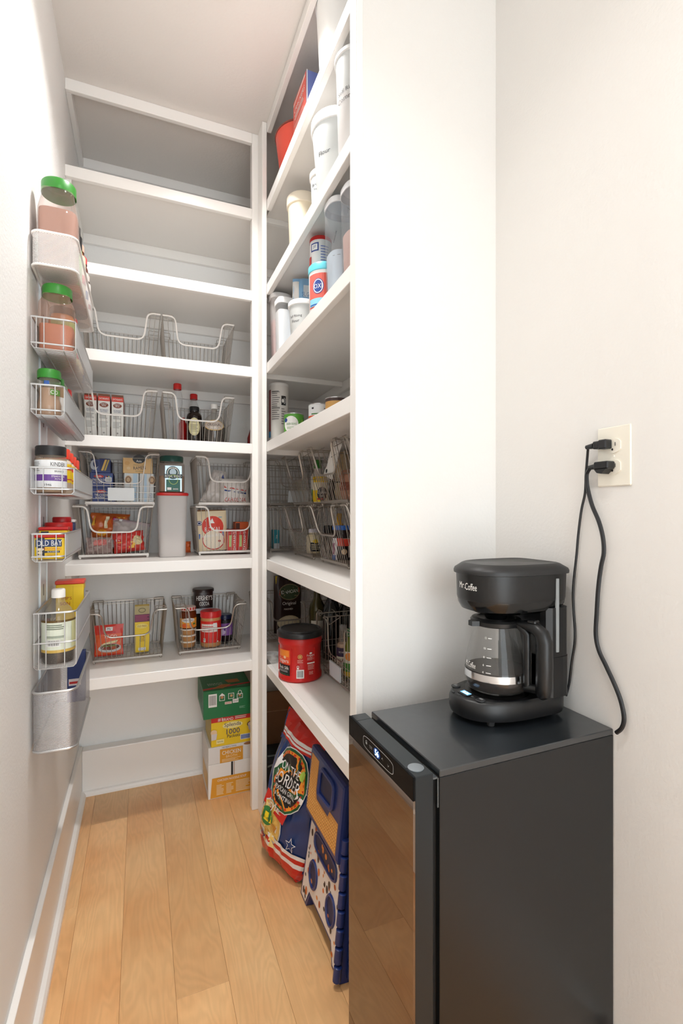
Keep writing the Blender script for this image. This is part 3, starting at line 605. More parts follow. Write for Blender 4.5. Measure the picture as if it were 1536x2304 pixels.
jar('orange marmalade jar with red gingham lid, on top of the tan cups', (.19, 2.185, z6 + .0796), .034, .093, body=M('6B2A0C', .12, alpha=.93), cap=M('F0D8CE', .4), caph=.015, capr=.0315, group=BG, name='marmalade_jar', dec=[('r', -.045, .006, .045, .046, M('EFA63C')), ('e', 0, .038, .028, .010, WHT), ('t', 'SMUCKERS', 0, .038, .007, .04, NAVY), ('e', -.015, .016, .012, .009, ORG), ('e', .012, .014, .012, .009, M('E8842A')), ('e', .025, .022, .006, .004, M('4D7A2E'))])
m = MB(); fr = cyl(.0318, camang(.19, 2.185), z=.0)
deco(m, fr, [('r', -.03 + .012 * i, .0805, -.024 + .012 * i, .0915, RED) for i in range(6)])
lidp = [o for o in bpy.data.objects if o.name.startswith('marmalade_jar')][0]; o = m.build('gingham_print', lidp)
jar('peanut butter jar with red lid and red label', (.282, 2.165, z6), .043, .152, body=M('C98F5A', .3), cap=M('D42020', .3), caph=.026, capr=.0435, neck=.041, shoulder=.06, ribs=True, group=BG, name='peanut_butter_jar', dec=[('r', -.06, .02, .06, .112, M('DE2A22', .4)), ('r', -.045, .066, .028, .1, M('F0E6E0')), ('r', -.04, .088, .02, .091, RED), ('l', -.04, .07, .008, .085, 3, M('C86A5A')), ('r', .01, .088, .026, .104, M('F4F2EE')), ('r', -.032, .024, -.022, .04, WHT), ('o', -.027, .034, .004, .004, .0015, BLK), ('e', .03, .024, .003, .003, WHT)])
jar('dark jar with black lid tucked behind the peanut butter', (.262, 2.268, z6), .040, .128, body=M('2A1A14', .3), cap=BLK, caph=.018, capr=.041, group=BG)
jar('dark brown cocoa canister with wide lid, raised behind the peanut butter', (.262, 2.268, z6 + .1285), .042, .105, body=M('2C1613', .35), cap=M('2A1512', .4), caph=.012, capr=.047, neck=.042, shoulder=.02, shape=sq(.7), n=36, group=BG, name='cocoa_canister', cat='canister', dec=[('r', -.041, .0, .041, .022, M('C9D3DE')), ('t', "HERSHEY'S", 0, .068, .021, .068, WHT), ('t', 'COCOA', 0, .042, .0165, .042, WHT), ('l', -.02, .006, .02, .012, 1, GREY)])
jar('jelly jar with navy lid and purple label at right of the basket', (.352, 2.225, z6), .033, .118, body=M('1E0F1C', .15), cap=M('1B2148', .35), caph=.018, capr=.031, neck=.029, group=BG, name='jelly_jar', dec=[('r', -.05, .028, .05, .082, M('8A5AA6')), ('r', -.05, .082, .05, .097, BLK), ('e', -.012, .045, .014, .014, M('C9B5DA')), ('e', .012, .07, .008, .007, M('5A2C78')), ('e', 0, .055, .006, .005, M('5A2C78')), ('t', 'po', -.018, .055, .012, .018, M('2A1840'))])
# ================================================================ middle shelf, left run
z5 = 1.009; zl = z5 + .0135; zu = z5 + .2205
MG = 'food in the middle baskets'
bag('orange and yellow crinkled snack bag at the back of the left basket', (-.125, 2.255, zl), .15, .165, .05, M('C9622A', .3), [('p', [(-.07, .11), (.05, .13), (.06, .15), (-.06, .15)], M('E9B53C')), ('r', -.02, .1, -.008, .15, M('EFE3C0')), ('r', .012, .1, .022, .15, RED), ('r', -.05, .02, -.02, .06, RED), ('e', -.03, .08, .02, .014, M('E8A22C'))], rot=(-.1, .06, 0), wr=.016, seed=3, group=MG, name='snack_bag')
bag('clear zip bag with a magenta slider lying across the left basket', (-.052, 2.205, zl + .012), .145, .125, .04, M('CFC7C4', .25, alpha=.55), [('p', [(-.08, .116), (.08, .112), (.08, .12), (-.08, .124)], M('A0157A')), ('r', -.05, .115, -.035, .125, WHT)], rot=(-.15, .16, 0), wr=.012, seed=9, group=MG, name='zip_bag')
bag('pink and grey snack packet lying low at the front left', (-.155, 2.185, zl), .10, .072, .04, M('B59C96', .3), [('r', -.02, .03, .03, .055, M('E48A84'))], rot=(-.4, 0, 0), wr=.01, seed=5, group=MG, name='snack_bag')
bag('red, white and yellow snack bag at the front right of the left basket', (-.040, 2.165, zl + .008), .12, .085, .045, M('D23A32', .3), [('p', [(-.05, .01), (.02, .01), (.03, .035), (-.045, .04)], M('F0C04A')), ('p', [(-.05, .045), (.05, .05), (.05, .06), (-.05, .055)], WHT), ('e', .035, .04, .018, .02, M('E6D3A2'))], rot=(-.35, -.12, 0), wr=.009, seed=13, group=MG, name='snack_bag')
PB = M('2A3C7C', .4)
for i in range(3):
    zz = zu + i * .060
    sh = [('e', -.01, .045, .018, .006, M('C8322A')), ('t', 'Barilla', -.01, .045, .006, .026, WHT), ('t', 'TRI-COLOR', -.008, .031, .009, .05, WHT), ('t', 'ROTINI', -.014, .02, .008, .03, WHT)]
    if i < 2: sh += [('b', .014, .024, .036, .042)] + [('r', .014 + .005 * q, .043, .018 + .005 * q, .047, M(c)) for q, c in enumerate(('C8322A', '1B1B1B', 'E8C53A', '4FB0D8'))]
    if i == 2: sh = [('r', -.005, .004, .033, .056, M('1E2D62')), ('p', [(.0, .008), (.008, .008), (.022, .052), (.014, .052)], M('D8B25A')), ('p', [(.011, .008), (.017, .008), (.031, .052), (.025, .052)], M('B9A24E')), ('e', -.024, .03, .014, .02, M('B9C2CE')), ('e', -.018, .034, .01, .014, M('1E2D62'))]
    carton(['blue pasta box at the bottom of the stack of three', 'blue pasta box in the middle of the stack, with bright barcode', 'blue pasta box on top of the stack, with a yellow pasta picture'][i], (-.135 - .008 * (i % 2) - (.01 if i == 2 else 0), 2.22, zz), (.082 if i < 2 else .068, .15, .0595 if i < 2 else .052), PB, {'f': sh, 'r': [('r', -.06, .01, .06, .05, M('22336B'))]}, group=MG)
WB = M('DDE0E0', .5)
for i, x in enumerate((-.034, .0235)):
    carton(['left', 'right'][i] + ' of two white noodle boxes under the ramen box', (x, 2.215, zu), (.0545, .12, .122), WB, {'f': [('r', .006 if i == 0 else -.01, .0, .022 if i == 0 else .0, .12, M('B9D3E6')), ('e', -.012 if i == 0 else .02, .095, .013, .017, M('C9A67E')), ('o', -.012 if i == 0 else .02, .095, .01, .013, .003, M('6E4A32')), ('t', 'LOTUS', .016, .03, .007, .04, PI / 2, NAVY)]}, group=MG)
carton('tan ramen noodle box with dark half-round badge, lying on the white boxes', (-.010, 2.215, zu + .1222), (.112, .12, .062), M('E0B87A', .45), {'f': [('e', .004, .058, .024, .018, BLK), ('t', 'Asia', .004, .05, .009, .02, WHT), ('t', 'JAPANESE STYLE', .002, .033, .005, .05, M('6E5A3A')), ('t', 'RAMEN', .006, .022, .013, .046, .08, BLK), ('t', 'NOODLES', .006, .008, .005, .03, M('6E5A3A')), ('e', -.04, .04, .01, .008, M('D9A866')), ('e', -.035, .02, .007, .006, M('E8CB96')), ('r', -.056, .061, .056, .062, CRM)]}, group=MG)
# tall tub and the royal rice jar
t = thing('storage_container', 'tall frosted plastic container with red lid beside the left baskets', 'container', (.121, 2.125, z5), 0)
m = MB(); m.lathe([(0, 0), (.048, 0), (.0515, .006), (.0575, .245), (.06, .252)], FROST2, n=40, shape=sq(.42)); part('body', t, m)
m = MB(); m.lathe([(0, .003), (.045, .003), (.049, .07), (.03, .095), (0, .11)], M('CDBFB6', .8), n=40, shape=sq(.45), cap=False); part('contents', t, m)
m = MB(); m.lathe([(.061, .25), (.063, .253), (.063, .260), (.058, .263), (0, .263)], RED, n=40, shape=sq(.42), cap=False); part('lid', t, m)
jar('clear square jar of rice with dark green lid, on the tall frosted container', (.119, 2.125, z5 + .2632), .050, .150, body=clear('D8C8BC', .35), cap=M('1E5048', .35), caph=.023, capr=.046, neck=.044, fill=M('A68468', .9), fillh=.45, shape=sq(.5), n=40, shoulder=.1, name='rice_jar',
    dec=[('r', -.028, .004, .036, .108, M('C6DCEA', .3, metal=.3)), ('r', -.024, .004, .030, .052, M('2E6B5E')), ('e', .002, .08, .026, .026, M('1F4A45')), ('o', .002, .08, .022, .022, .003, WHT), ('e', .002, .082, .013, .014, M('C6DCEA')), ('r', -.032, .058, .038, .074, M('1F3A3C')), ('t', 'ROYAL BLEND', .003, .066, .011, .062, WHT), ('t', 'RICE SELECT', .003, .098, .007, .036, WHT), ('o', .004, .052, .018, .02, .002, M('A9C86A')), ('r', -.02, .01, -.004, .02, WHT), ('t', 'ooo', .012, .014, .006, .02, WHT)])
bag('cream basmati rice pouch with red oval and blue banner in the right lower basket', (.290, 2.165, zl + .003), .130, .172, .035, M('E6D3B0', .45), [('e', .004, .104, .046, .046, M('D93A26')), ('p', [(-.006, .118), (.012, .118), (.008, .126), (.004, .14), (-.004, .13)], WHT), ('t', 'ROYAL', .004, .092, .019, .068, WHT), ('e', .004, .045, .047, .042, M('C8322A')), ('e', .004, .047, .044, .040, M('EFE2CC')), ('p', [(-.056, .052), (.05, .058), (.05, .08), (-.056, .074)], BLUE), ('t', 'Basmati Rice', -.003, .066, .013, .09, .05, WHT), ('e', -.052, .12, .011, .010, NAVY), ('o', -.052, .12, .008, .007, .002, WHT), ('e', .028, .04, .006, .005, M('B5442E')), ('r', .03, .142, .045, .145, M('6FA7C8'))], rot=(-.06, -.04, 0), wr=.002, seed=21, group=MG, gus=True)
bag('brown pouch with green leaf mark standing behind the basmati rice', (.292, 2.225, zl), .12, .18, .03, M('A8713F', .5), [('e', -.035, .165, .01, .01, GRN)], seed=4, wr=.003, group=MG, gus=True)
for i, x in enumerate((.368, .4115)):
    carton(['left', 'right'][i] + ' red rice-mix box standing in the right lower basket', (x, 2.17, zl), (.043, .10, .094), M('CC3428', .4), {'f': [('r', -.021, .082, .021, .094, M('B5261E')), ('t', "ZATARAIN'S", .008, .045, .011, .08, PI / 2, WHT), ('r', -.015, .02, -.004, .07, M('B8C47A')), ('r', -.018, .072, .018, .074, M('8E1F18'))]}, group=MG)
carton('bright orange box standing behind the red rice-mix boxes', (.43, 2.262, zl), (.06, .06, .125), ORG, {'f': [('r', -.028, .07, -.01, .12, M('5A2A12'))]}, group=MG)
bag('orange pouch lying on the shelf beside the tall frosted container', (.185, 2.27, z5 + .002), .05, .05, .03, ORG, rot=(0, 0, .3), wr=.004, seed=8)
bag('clear plastic bag of white rice slumped in the upper right basket', (.30, 2.205, zu), .125, .15, .055, M('E4DDD8', .3, alpha=.9), [('p', [(-.045, .01), (-.038, .01), (.012, .14), (.006, .142)], M('5A4A86')), ('p', [(.02, .12), (.05, .09), (.05, .1), (.024, .135)], M('2E3E86'))], rot=(0, .18, 0), wr=.01, seed=31, group=MG, name='rice_bag', shapef=lambda b: 1 - .55 * b)
bag('white rice bag with red and blue stripes in the upper right basket', (.385, 2.165, zu), .13, .11, .05, M('E8E2DE', .35), [('p', [(-.05, .07), (.02, .06), (.05, .055), (.05, .062), (.02, .068), (-.05, .08)], M('D23A32')), ('p', [(-.05, .055), (.02, .048), (.05, .042), (.05, .048), (.02, .055), (-.05, .062)], M('2B4A94')), ('t', 'CAROLINA', 0, .018, .017, .095, RED), ('t', 'EZ RICE', .03, .05, .01, .04, NAVY)], wr=.008, seed=41, group=MG, name='rice_bag')
bag('second white plastic bag beside the corner post in the upper right basket', (.425, 2.27, zu), .08, .13, .04, M('E2DCD8', .35), wr=.008, seed=45, group=MG, name='rice_bag', shapef=lambda b: 1 - .4 * b)
# ================================================================ syrup shelf
z4 = 1.466; zs = z4 + .0135; HG = 'food on the syrup shelf'
ZW = M('EDEBE6', .5)
for i, x in enumerate((-.183, -.135, -.086)):
    carton(['left', 'middle', 'right'][i] + ' of three white and red dirty-rice boxes in a row', (x, 2.215, zs), (.043, .125, .185), ZW, {'f': [('r', -.0215, .176, .0215, .185, M('7A4A32')), ('r', -.0215, .157, .0215, .176, M('D9402C')), ('t', "ZATARAIN'S", 0, .1665, .008, .036, WHT), ('e', 0, .141, .016, .0095, M('8A4A34')), ('t', 'DIRTY', 0, .1445, .005, .022, WHT), ('t', 'RICE', 0, .1385, .005, .016, WHT), ('t', "ZATARAIN'S", 0, .121, .006, .03, NAVY), ('t', 'KITCHEN', 0, .1145, .005, .024, NAVY), ('l', -.016, .086, .016, .106, 4, GREY), ('l', -.016, .05, .016, .076, 5, M('A9A9A9')), ('t', '+', 0, .03, .008, .01, BLK), ('l', -.016, .006, .016, .02, 3, M('A9A9A9'))], 'r': [('r', -.06, .12, .06, .18, M('B5574A')), ('r', -.06, .02, .06, .06, M('8A5A44'))]}, group=HG)
def bottle(label, loc, prof, h, mat, cap, caph, capr, dec=None, fill=None, fillh=.6, rf=None, r=.03, **k):
    jar(label, loc, r, h, body=mat, cap=cap, caph=caph, capr=capr, prof=prof, fill=fill, fillh=fillh, dec=dec, rf=rf, name=k.pop('name', 'bottle'), cat='bottle', **k)
bottle('tall ribbed clear bottle with red cap, tallest in the syrup basket', (.144, 2.16, zs), [(0, 0), (.018, 0), (.02, .004), (.018, .03), (.02, .05), (.017, .08), (.0195, .11), (.017, .14), (.0205, .17), (.0205, .2), (.015, .222), (.0125, .23), (.0125, .232)], .255, clear('E6E8EA', .35), RED, .024, .0165, group=HG)
bottle('clear bottle with red cap standing behind the brown syrup bottle', (.222, 2.28, zs), [(0, 0), (.024, 0), (.026, .004), (.026, .15), (.022, .19), (.012, .215), (.012, .222)], .245, clear('E2E0DE', .3), RED, .023, .0165, group=HG, fill=M('7A1E1A', .3), fillh=.35)
bottle('dark syrup bottle with black cap and oval cream label', (.213, 2.165, zs), [(0, 0), (.030, 0), (.032, .004), (.032, .118), (.0295, .13), (.0195, .14), (.0195, .146)], .164, M('1C100B', .1), BLK, .019, .0205, dec=[('e', 0, .075, .0245, .038, M('E8E0B4')), ('o', 0, .075, .022, .035, .001, M('A89A5A')), ('t', 'SYRUP', 0, .094, .005, .03, M('5A4A2A')), ('l', -.016, .06, .016, .085, 5, M('8E8456')), ('r', -.018, .055, .018, .0565, M('8E8456'))], group=HG, r=.032)
bottle('round glass syrup jug with white cap and small finger loop', (.297, 2.165, zs), [(0, 0), (.046, 0), (.050, .006), (.050, .088), (.044, .11), (.028, .13), (.014, .14), (.0125, .15), (.0125, .162)], .182, clear('D9D3C9', .35), WHT, .020, .0155, dec=[('e', .0, .084, .044, .023, M('D9B25A')), ('e', .0, .084, .041, .0205, M('CFC0B4')), ('t', 'ORIGINAL', 0, .086, .011, .06, M('3A2418')), ('t', 'MAPLE', 0, .073, .008, .03, WHT)], fill=M('25130C', .15), fillh=.44, group=HG, r=.0505, name='syrup_jug', rf=lambda z: .0505 if z < .089 else .0505 - (z - .089) * .35)
jug = [o for o in bpy.data.objects if o.name.startswith('syrup_jug')][0]
m = MB(); m.tube(rnd([(.012, -.01, .156), (.03, -.012, .158), (.034, -.01, .135), (.027, -.008, .122)], .01, 4), .0028, clear('E4E0DA', .5), 6); m.build('finger_loop', jug)
bottle('red plastic bottle low behind the brown syrup bottle', (.170, 2.225, zs), [(0, 0), (.02, 0), (.022, .004), (.022, .09), (.01, .11), (.01, .115)], .125, M('B01818', .3), M('B01818', .3), .012, .010, group=HG)
bottle('dark red sauce bottle beside the corner post on the syrup shelf', (.459, 2.11, z4), [(0, 0), (.026, 0), (.030, .006), (.029, .05), (.018, .085), (.009, .1), (.009, .11)], .125, M('6B1414', .2), M('8E1A16', .3), .015, .011)
t = thing('cream_tray', 'pale cream slatted tray leaning upright on the highest left shelf', 'tray', (.545, 2.31, 2.405), 0)
m = MB(); m.box(-.075, .075, -.006, .0, 0, .19, M('D9C9B4', .5), .003); part('panel', t, m)
m = MB()
for a in (-.071, .071): m.box(a - .005, a + .005, -.012, -.004, 0, .192, M('E6D9C6', .4), .002)
for b in (.004, .187): m.box(-.074, .074, -.012, -.004, b - .004, b + .004, M('E6D9C6', .4), .002)
part('frame', t, m)
# ================================================================ boxes on the floor
FG = 'cartons stacked on the floor'
OB = M('DD9A2C', .45)
carton('white and orange noodle soup carton at the bottom of the floor stack', (.352, 2.165, .0005), (.186, .2, .142), M('EFEDEA', .5), {'f': [('p', [(-.085, .003), (.092, .003), (.092, .085), (-.078, .085)], OB), ('t', 'CHICKEN NOODLE SOUP', .004, .072, .0095, .12, WHT), ('l', -.06, .012, -.03, .056, 8, M('F4E3C0')), ('l', -.02, .012, .01, .056, 8, M('F4E3C0')), ('l', .02, .012, .08, .06, 8, M('F4E3C0')), ('r', .0, .086, .008, .142, BLK), ('r', .012, .086, .014, .142, M('B07A3A'))], 'l': [('r', -.08, .03, .08, .1, M('E6C58A'))]}, group=FG)
carton('white chicken broth carton with orange panel, second in the floor stack', (.350, 2.165, .1432), (.182, .2, .070), M('E6E4E2', .5), {'f': [('t', "MEMBER'S MARK", -.005, .064, .006, .06, NAVY), ('r', -.044, -.0, .052, .058, OB), ('t', 'CHICKEN', .004, .041, .0155, .078, WHT), ('t', 'BROTH', .004, .024, .010, .045, M('F7DDB0')), ('l', -.036, .003, .042, .016, 3, M('F7DDB0')), ('e', .075, .065, .02, .006, M('9A6A44'))]}, group=FG)
carton('yellow and red sweetener carton reading 1000 packets, third in the floor stack', (.357, 2.162, .2136), (.172, .19, .123), M('F0CC2A', .4), {'f': [('r', -.086, .101, .086, .123, M('CC2A22')), ('t', '#1', -.05, .111, .016, .02, WHT), ('t', 'BRAND', -.018, .109, .012, .045, WHT), ('l', .012, .105, .06, .118, 2, WHT), ('e', .002, .082, .042, .014, M('F3E49A')), ('t', 'Splenda', .002, .083, .021, .074, M('22306E')), ('t', '1000', .004, .056, .022, .074, M('22306E')), ('t', 'Packets', .006, .037, .014, .054, M('2A2440')), ('r', .034, .014, .076, .036, WHT), ('r', .036, .016, .074, .034, M('5A6FA8')), ('l', .037, .017, .073, .033, 5, M('9AA8CC')), ('e', .078, .075, .016, .012, M('6B4432')), ('e', .079, .075, .013, .009, M('E6D5C0')), ('p', [(.066, .07), (.086, .07), (.086, .046), (.07, .05)], M('C9C4CC')), ('e', -.076, .062, .013, .011, M('E8C9A0')), ('p', [(-.086, .056), (-.062, .056), (-.066, .032), (-.086, .03)], M('D8D0D0')), ('r', -.066, .012, -.034, .03, M('F3E49A')), ('t', 'Splenda', -.05, .021, .007, .026, M('22306E'))], 'l': [('r', -.09, .0, .09, .12, M('B8A24A'))]}, group=FG)
carton('dark green graham snack carton on top of the floor stack', (.341, 2.185, .3372), (.200, .26, .116), M('12703F', .42), {
    'f': [('b', -.080, .05, -.046, .102), ('r', -.08, .048, -.046, .05, WHT), ('o', -.024, .085, .011, .016, .002, WHT, ) if 0 else ('r', -.036, .07, -.014, .092, WHT), ('r', -.034, .072, -.016, .09, M('12703F')), ('e', -.025, .084, .006, .006, M('C9855A')), ('p', [(-.036, .092), (-.014, .092), (-.025, .102)], WHT), ('r', -.0, .074, .024, .098, WHT), ('r', .002, .076, .022, .096, M('12703F')), ('r', .008, .082, .018, .092, M('C9A070')), ('r', .036, .072, .06, .092, WHT), ('r', .038, .074, .058, .09, M('12703F')), ('o', .048, .096, .008, .01, .002, WHT), ('e', .048, .083, .006, .004, M('B5724A')), ('r', -.014, .054, .014, .064, M('E8D2C8')), ('l', -.012, .056, .012, .062, 2, M('B0403A')), ('r', .018, .056, .042, .072, WHT), ('t', 'CO-OP', .03, .064, .008, .02, BLK), ('l', .046, .03, .07, .04, 3, M('8FC0A2'))],
    't': [('p', [(-.1, -.1), (.1, -.075), (.1, -.09), (-.1, -.118)], RED), ('p', [(-.06, -.105), (-.02, -.115), (.02, -.075), (-.02, -.068)], M('C98A4A')), ('p', [(-.056, -.102), (-.022, -.11), (.014, -.077), (-.02, -.072)], M('B5713A')), ('t', 'SNACK', -.045, -.05, .014, .07, M('C9CFC4')), ('t', 'STACKS', -.045, -.066, .012, .07, M('C9CFC4')), ('p', [(.01, -.06), (.06, -.06), (.055, -.02), (.0, -.02)], M('B5713A')), ('l', .04, -.115, .09, -.105, 2, M('8FC0A2'))], 'l': [('l', -.1, .02, .1, .1, 6, M('0E5A33'))]}, group=FG, rz=-.02)
# ================================================================ right-hand shelves, top to bottom
def tub(label, loc, rb, rt, h, body, lid, lidh=.014, lo=.004, dec=None, fill=None, fillh=.7, name='storage_tub', cat='tub', group=None, e=None, dz=0, n=36):
    t = thing(name, label, cat, loc, 0, group); sh = sq(e) if e else None
    m = MB(); m.lathe([(0, 0), (rb - .003, 0), (rb, .004), (rt, h - lidh)], body, n=n, shape=sh); part('body', t, m)
    if fill:
        m = MB(); rr = rb + (rt - rb) * fillh; m.lathe([(0, .003), (rb - .004, .003), (rr - .003, h * fillh), (0, h * fillh + .004)], fill, n=n, shape=sh, cap=False); part('contents', t, m)
    if lid:
        m = MB(); m.lathe([(rt - .001, h - lidh - .001), (rt + lo, h - lidh), (rt + lo, h - .004), (rt + lo - .003, h), (rt - .004, h - .001), (rt - .007, h - .004), (0, h - .004)], lid, n=n, shape=sh, cap=False); part('lid', t, m)
    if dec:
        m = MB(); deco(m, cyl(rb, camang(loc[0], loc[1]) + dz, rf=lambda z: rb + (rt - rb) * z / (h - lidh)), dec); part('label', t, m)
    return t
RG = 'food on the right-hand shelves'
s1, s2, s3, s4, s5, s6 = SZ
tub('coral red round tub with brown rim on the topmost right shelf', (.565, 1.735, s1), .082, .104, .185, M('EE5B48', .4), M('8E4238', .4), lidh=.008, lo=.003, group=RG)
carton('red and blue box on the topmost right shelf beside the white tub', (.540, 1.55, s1), (.098, .145, .208), M('6F7FC0', .5), {'f': [('r', -.049, .0, .049, .1, M('E89A90')), ('r', -.049, .0, -.046, .208, WHT)], 'l': [('r', -.07, .002, .07, .206, M('E8685C')), ('r', -.0725, .0, .0725, .003, WHT), ('p', [(-.068, .195), (.06, .203), (.06, .197), (-.068, .19)], WHT), ('l', -.055, .03, .055, .12, 8, M('F2B4AC')), ('t', 'CRACKERS', 0, .165, .016, .11, WHT), ('l', -.05, .13, .05, .15, 2, WHT)]}, group=RG)
tub('large plain white tub on the topmost right shelf', (.572, 1.31, s1), .088, .102, .288, M('F4F5F5', .4), M('F8F8F8', .35), group=RG)
INK = M('2B2B2E', .6)
tub('white flour tub with rounded lid and handwritten Flour', (.528, 1.30, s2), .058, .074, .232, FROST, M('F6F7F7', .35), lidh=.03, dec=[('t', 'Flour', -.036, .118, .012, .034, .0, INK)], fill=M('EFEDE8', .8), fillh=.5, group=RG)
tub('frosted tub with Self Rising Cornmeal written on it, beside the end stile', (.512, 1.135, s2), .046, .053, .270, FROST, M('F3F4F4', .35), lidh=.012, dec=[('t', 'Self Rising', -.022, .165, .013, .06, .12, INK), ('t', 'Cornmeal', -.022, .147, .012, .06, .12, INK)], fill=M('EBCFC8', .8), fillh=.62, group=RG)
tub('small frosted tub reading Brown Sugar, half hidden behind the flour tub', (.551, 1.485, s2), .034, .041, .215, FROST, M('EFE9E2', .4), lidh=.02, dec=[('t', 'Brown', -.018, .165, .010, .036, INK), ('t', 'Sugar', -.018, .15, .010, .036, INK)], group=RG)
tub('cream ribbed-lid plastic canister on the second right shelf', (.545, 1.685, s2), .045, .053, .252, M('F3E6CC', .45), M('F6EBD8', .4), lidh=.035, lo=.005, group=RG)
tub('frosted tub of pink packets at the post end of the third right shelf', (.506, 1.855, s3), .030, .038, .268, FROST2, M('F1EFEE', .35), lidh=.02, fill=M('DE6E66', .6), fillh=.62, dec=[('t', 'TEAS', -.008, .2, .008, .03, M('C86A66'))], group=RG, e=.6)
tub('clear canister of white powder with white lid on the third right shelf', (.496, 1.742, s3), .034, .036, .205, clear('F0F2F2', .3), M('F3F3F2', .3), lidh=.022, lo=.001, fill=M('F6F7F8', .9), fillh=.78, group=RG, e=.5)
tub('short white tub with Self Rising Flour written on it', (.500, 1.545, s3), .040, .045, .115, FROST, M('F1F0EE', .35), lidh=.016, dec=[('t', 'Self Rising', -.024, .06, .010, .045, INK), ('t', 'Flour', -.024, .045, .009, .03, INK)], fill=M('EFEAE4', .8), fillh=.8, group=RG)
bag('light blue and white sugar bag behind the white tubs', (.556, 1.688, s3), .092, .272, .05, M('8FC0E8', .35), [('r', -.046, .17, -.022, .26, M('F2F1EE')), ('r', -.005, .2, .04, .245, M('E6F0F8')), ('r', -.046, .13, .046, .16, M('5B90C8')), ('t', 'SUGAR', .012, .21, .016, .045, M('4F83BD')), ('r', .02, .18, .05, .2, M('4F83BD'))], rz=-.38, wr=.005, seed=51, group=RG, name='sugar_bag', gus=True)
tub('white oxygen powder tub with teal lid and red-blue label', (.500, 1.340, s3), .044, .045, .138, M('F2F2F0', .4), M('62CADB', .35), lidh=.022, lo=.002, dec=[('r', -.052, .008, .012, .105, M('E6685C')), ('r', .0, .008, .02, .105, M('D9503E')), ('e', -.018, .068, .017, .022, M('2A4A9A')), ('o', -.018, .068, .015, .02, .0025, WHT), ('t', 'OXI', -.018, .068, .013, .024, WHT), ('r', -.048, .012, .0, .034, M('8FD0E2')), ('r', -.045, .014, -.01, .018, BLUE)], group=RG)
jar('white cardboard canister with red lid behind the teal-lidded tub', (.521, 1.428, s3), .034, .270, body=M('ECEAEA', .5), cap=RED, caph=.012, capr=.035, prof=[(0, 0), (.034, 0), (.034, .258)], group=RG, name='canister', cat='canister', dec=[('r', -.034, .222, -.006, .248, M('2C4690')), ('r', -.03, .226, -.01, .244, WHT), ('t', 'Jif', -.02, .235, .012, .016, M('2C4690')), ('l', .0, .12, .026, .24, 14, M('7F8ABF')), ('r', -.05, .1, -.033, .21, RED)])
tub('clear canister with grey lid and pen mark, third right shelf', (.508, 1.222, s3), .040, .045, .258, clear('DDE3EA', .34), M('E6E6E8', .2), lidh=.018, lo=.001, fill=M('C9D3DC', .8), fillh=.45, dec=[('t', '/', -.018, .15, .03, .02, INK), ('l', -.025, .1, .005, .104, 1, GREY)], group=RG, e=.7)
tub('clear canister with pinkish contents against the end stile', (.512, 1.122, s3), .038, .043, .240, clear('DDE0E4', .34), M('E4E4E6', .2), lidh=.018, lo=.001, fill=M('C9A89E', .8), fillh=.5, dec=[('t', 'Nuts', -.012, .17, .016, .03, .1, INK)], group=RG, e=.7)
jar('tall white cardboard canister with nutrition panel beside the corner post', (.527, 1.948, s4), .040, .252, body=M('DDD8D2', .55), cap=M('E6E3DF', .4), caph=.010, capr=.0405, prof=[(0, 0), (.040, 0), (.040, .242)], group=RG, name='canister', cat='canister', dec=[('r', -.063, .05, -.037, .225, M('7A2A2A')), ('r', -.063, .03, -.037, .055, M('2E7FB0')), ('l', -.030, .1, .004, .22, 14, M('7E7A78')), ('r', -.03, .212, .004, .2135, BLK), ('r', -.03, .15, .004, .1515, BLK), ('r', .010, .16, .030, .198, BLK), ('e', .016, .178, .004, .008, WHT), ('l', .02, .165, .028, .192, 5, WHT), ('l', .01, .08, .028, .15, 7, M('8A8682'))])
def can(label, loc, r, h, body, dec=None, dz=0, group='cans on the fourth right shelf'):
    t = thing('food_can', label, 'can', loc, 0, group); st = M('C9C9CC', .25, metal=.9)
    m = MB(); m.lathe([(r - .001, .003), (r, .004), (r, h - .004), (r - .001, h - .003)], body, cap=False, n=36); part('paper_label', t, m)
    m = MB(); m.lathe([(0, .002), (r - .004, .002), (r - .002, 0), (r + .0012, .001), (r + .0012, .003), (r - .001, .0045)], st, cap=False, n=36); m.lathe([(r - .001, h - .0045), (r + .0012, h - .003), (r + .0012, h - .0005), (r - .002, h), (r - .004, h - .004), (0, h - .004)], st, cap=False, n=36); part('metal_ends', t, m)
    if dec: m = MB(); deco(m, cyl(r, camang(loc[0], loc[1]) + dz), dec); part('printed_label', t, m)
    return t
can('green bean can with white oval label beside the tall canister', (.545, 1.795, s4), .038, .102, M('5BA63A', .35), [('e', -.012, .06, .030, .030, M('F3F3EE')), ('e', -.034, .075, .008, .008, M('2A4A9A')), ('t', 'GREEN BEANS', -.01, .06, .008, .04, M('4F8F3A')), ('l', -.028, .04, .006, .05, 2, M('9AB58A')), ('e', .035, .05, .008, .03, M('8FC24A')), ('e', .045, .07, .006, .02, M('3E8A2A'))])
can('white can with orange vegetable picture further right on the shelf', (.583, 1.612, s4), .038, .104, M('E6EAEC', .35), [('r', -.06, .0, .06, .062, M('DC5A2C')), ('l', -.03, .062, .03, .072, 1, M('3E7A3A')), ('r', -.028, .084, -.02, .09, INK), ('l', .016, .082, .034, .088, 1, INK), ('e', -.01, .052, .014, .006, M('F0906A'))])
can('can with dark rim and tan label, third along the shelf', (.603, 1.497, s4), .038, .103, M('D9A860', .35), [('r', -.06, .09, .06, .1, M('4A3A38'))])
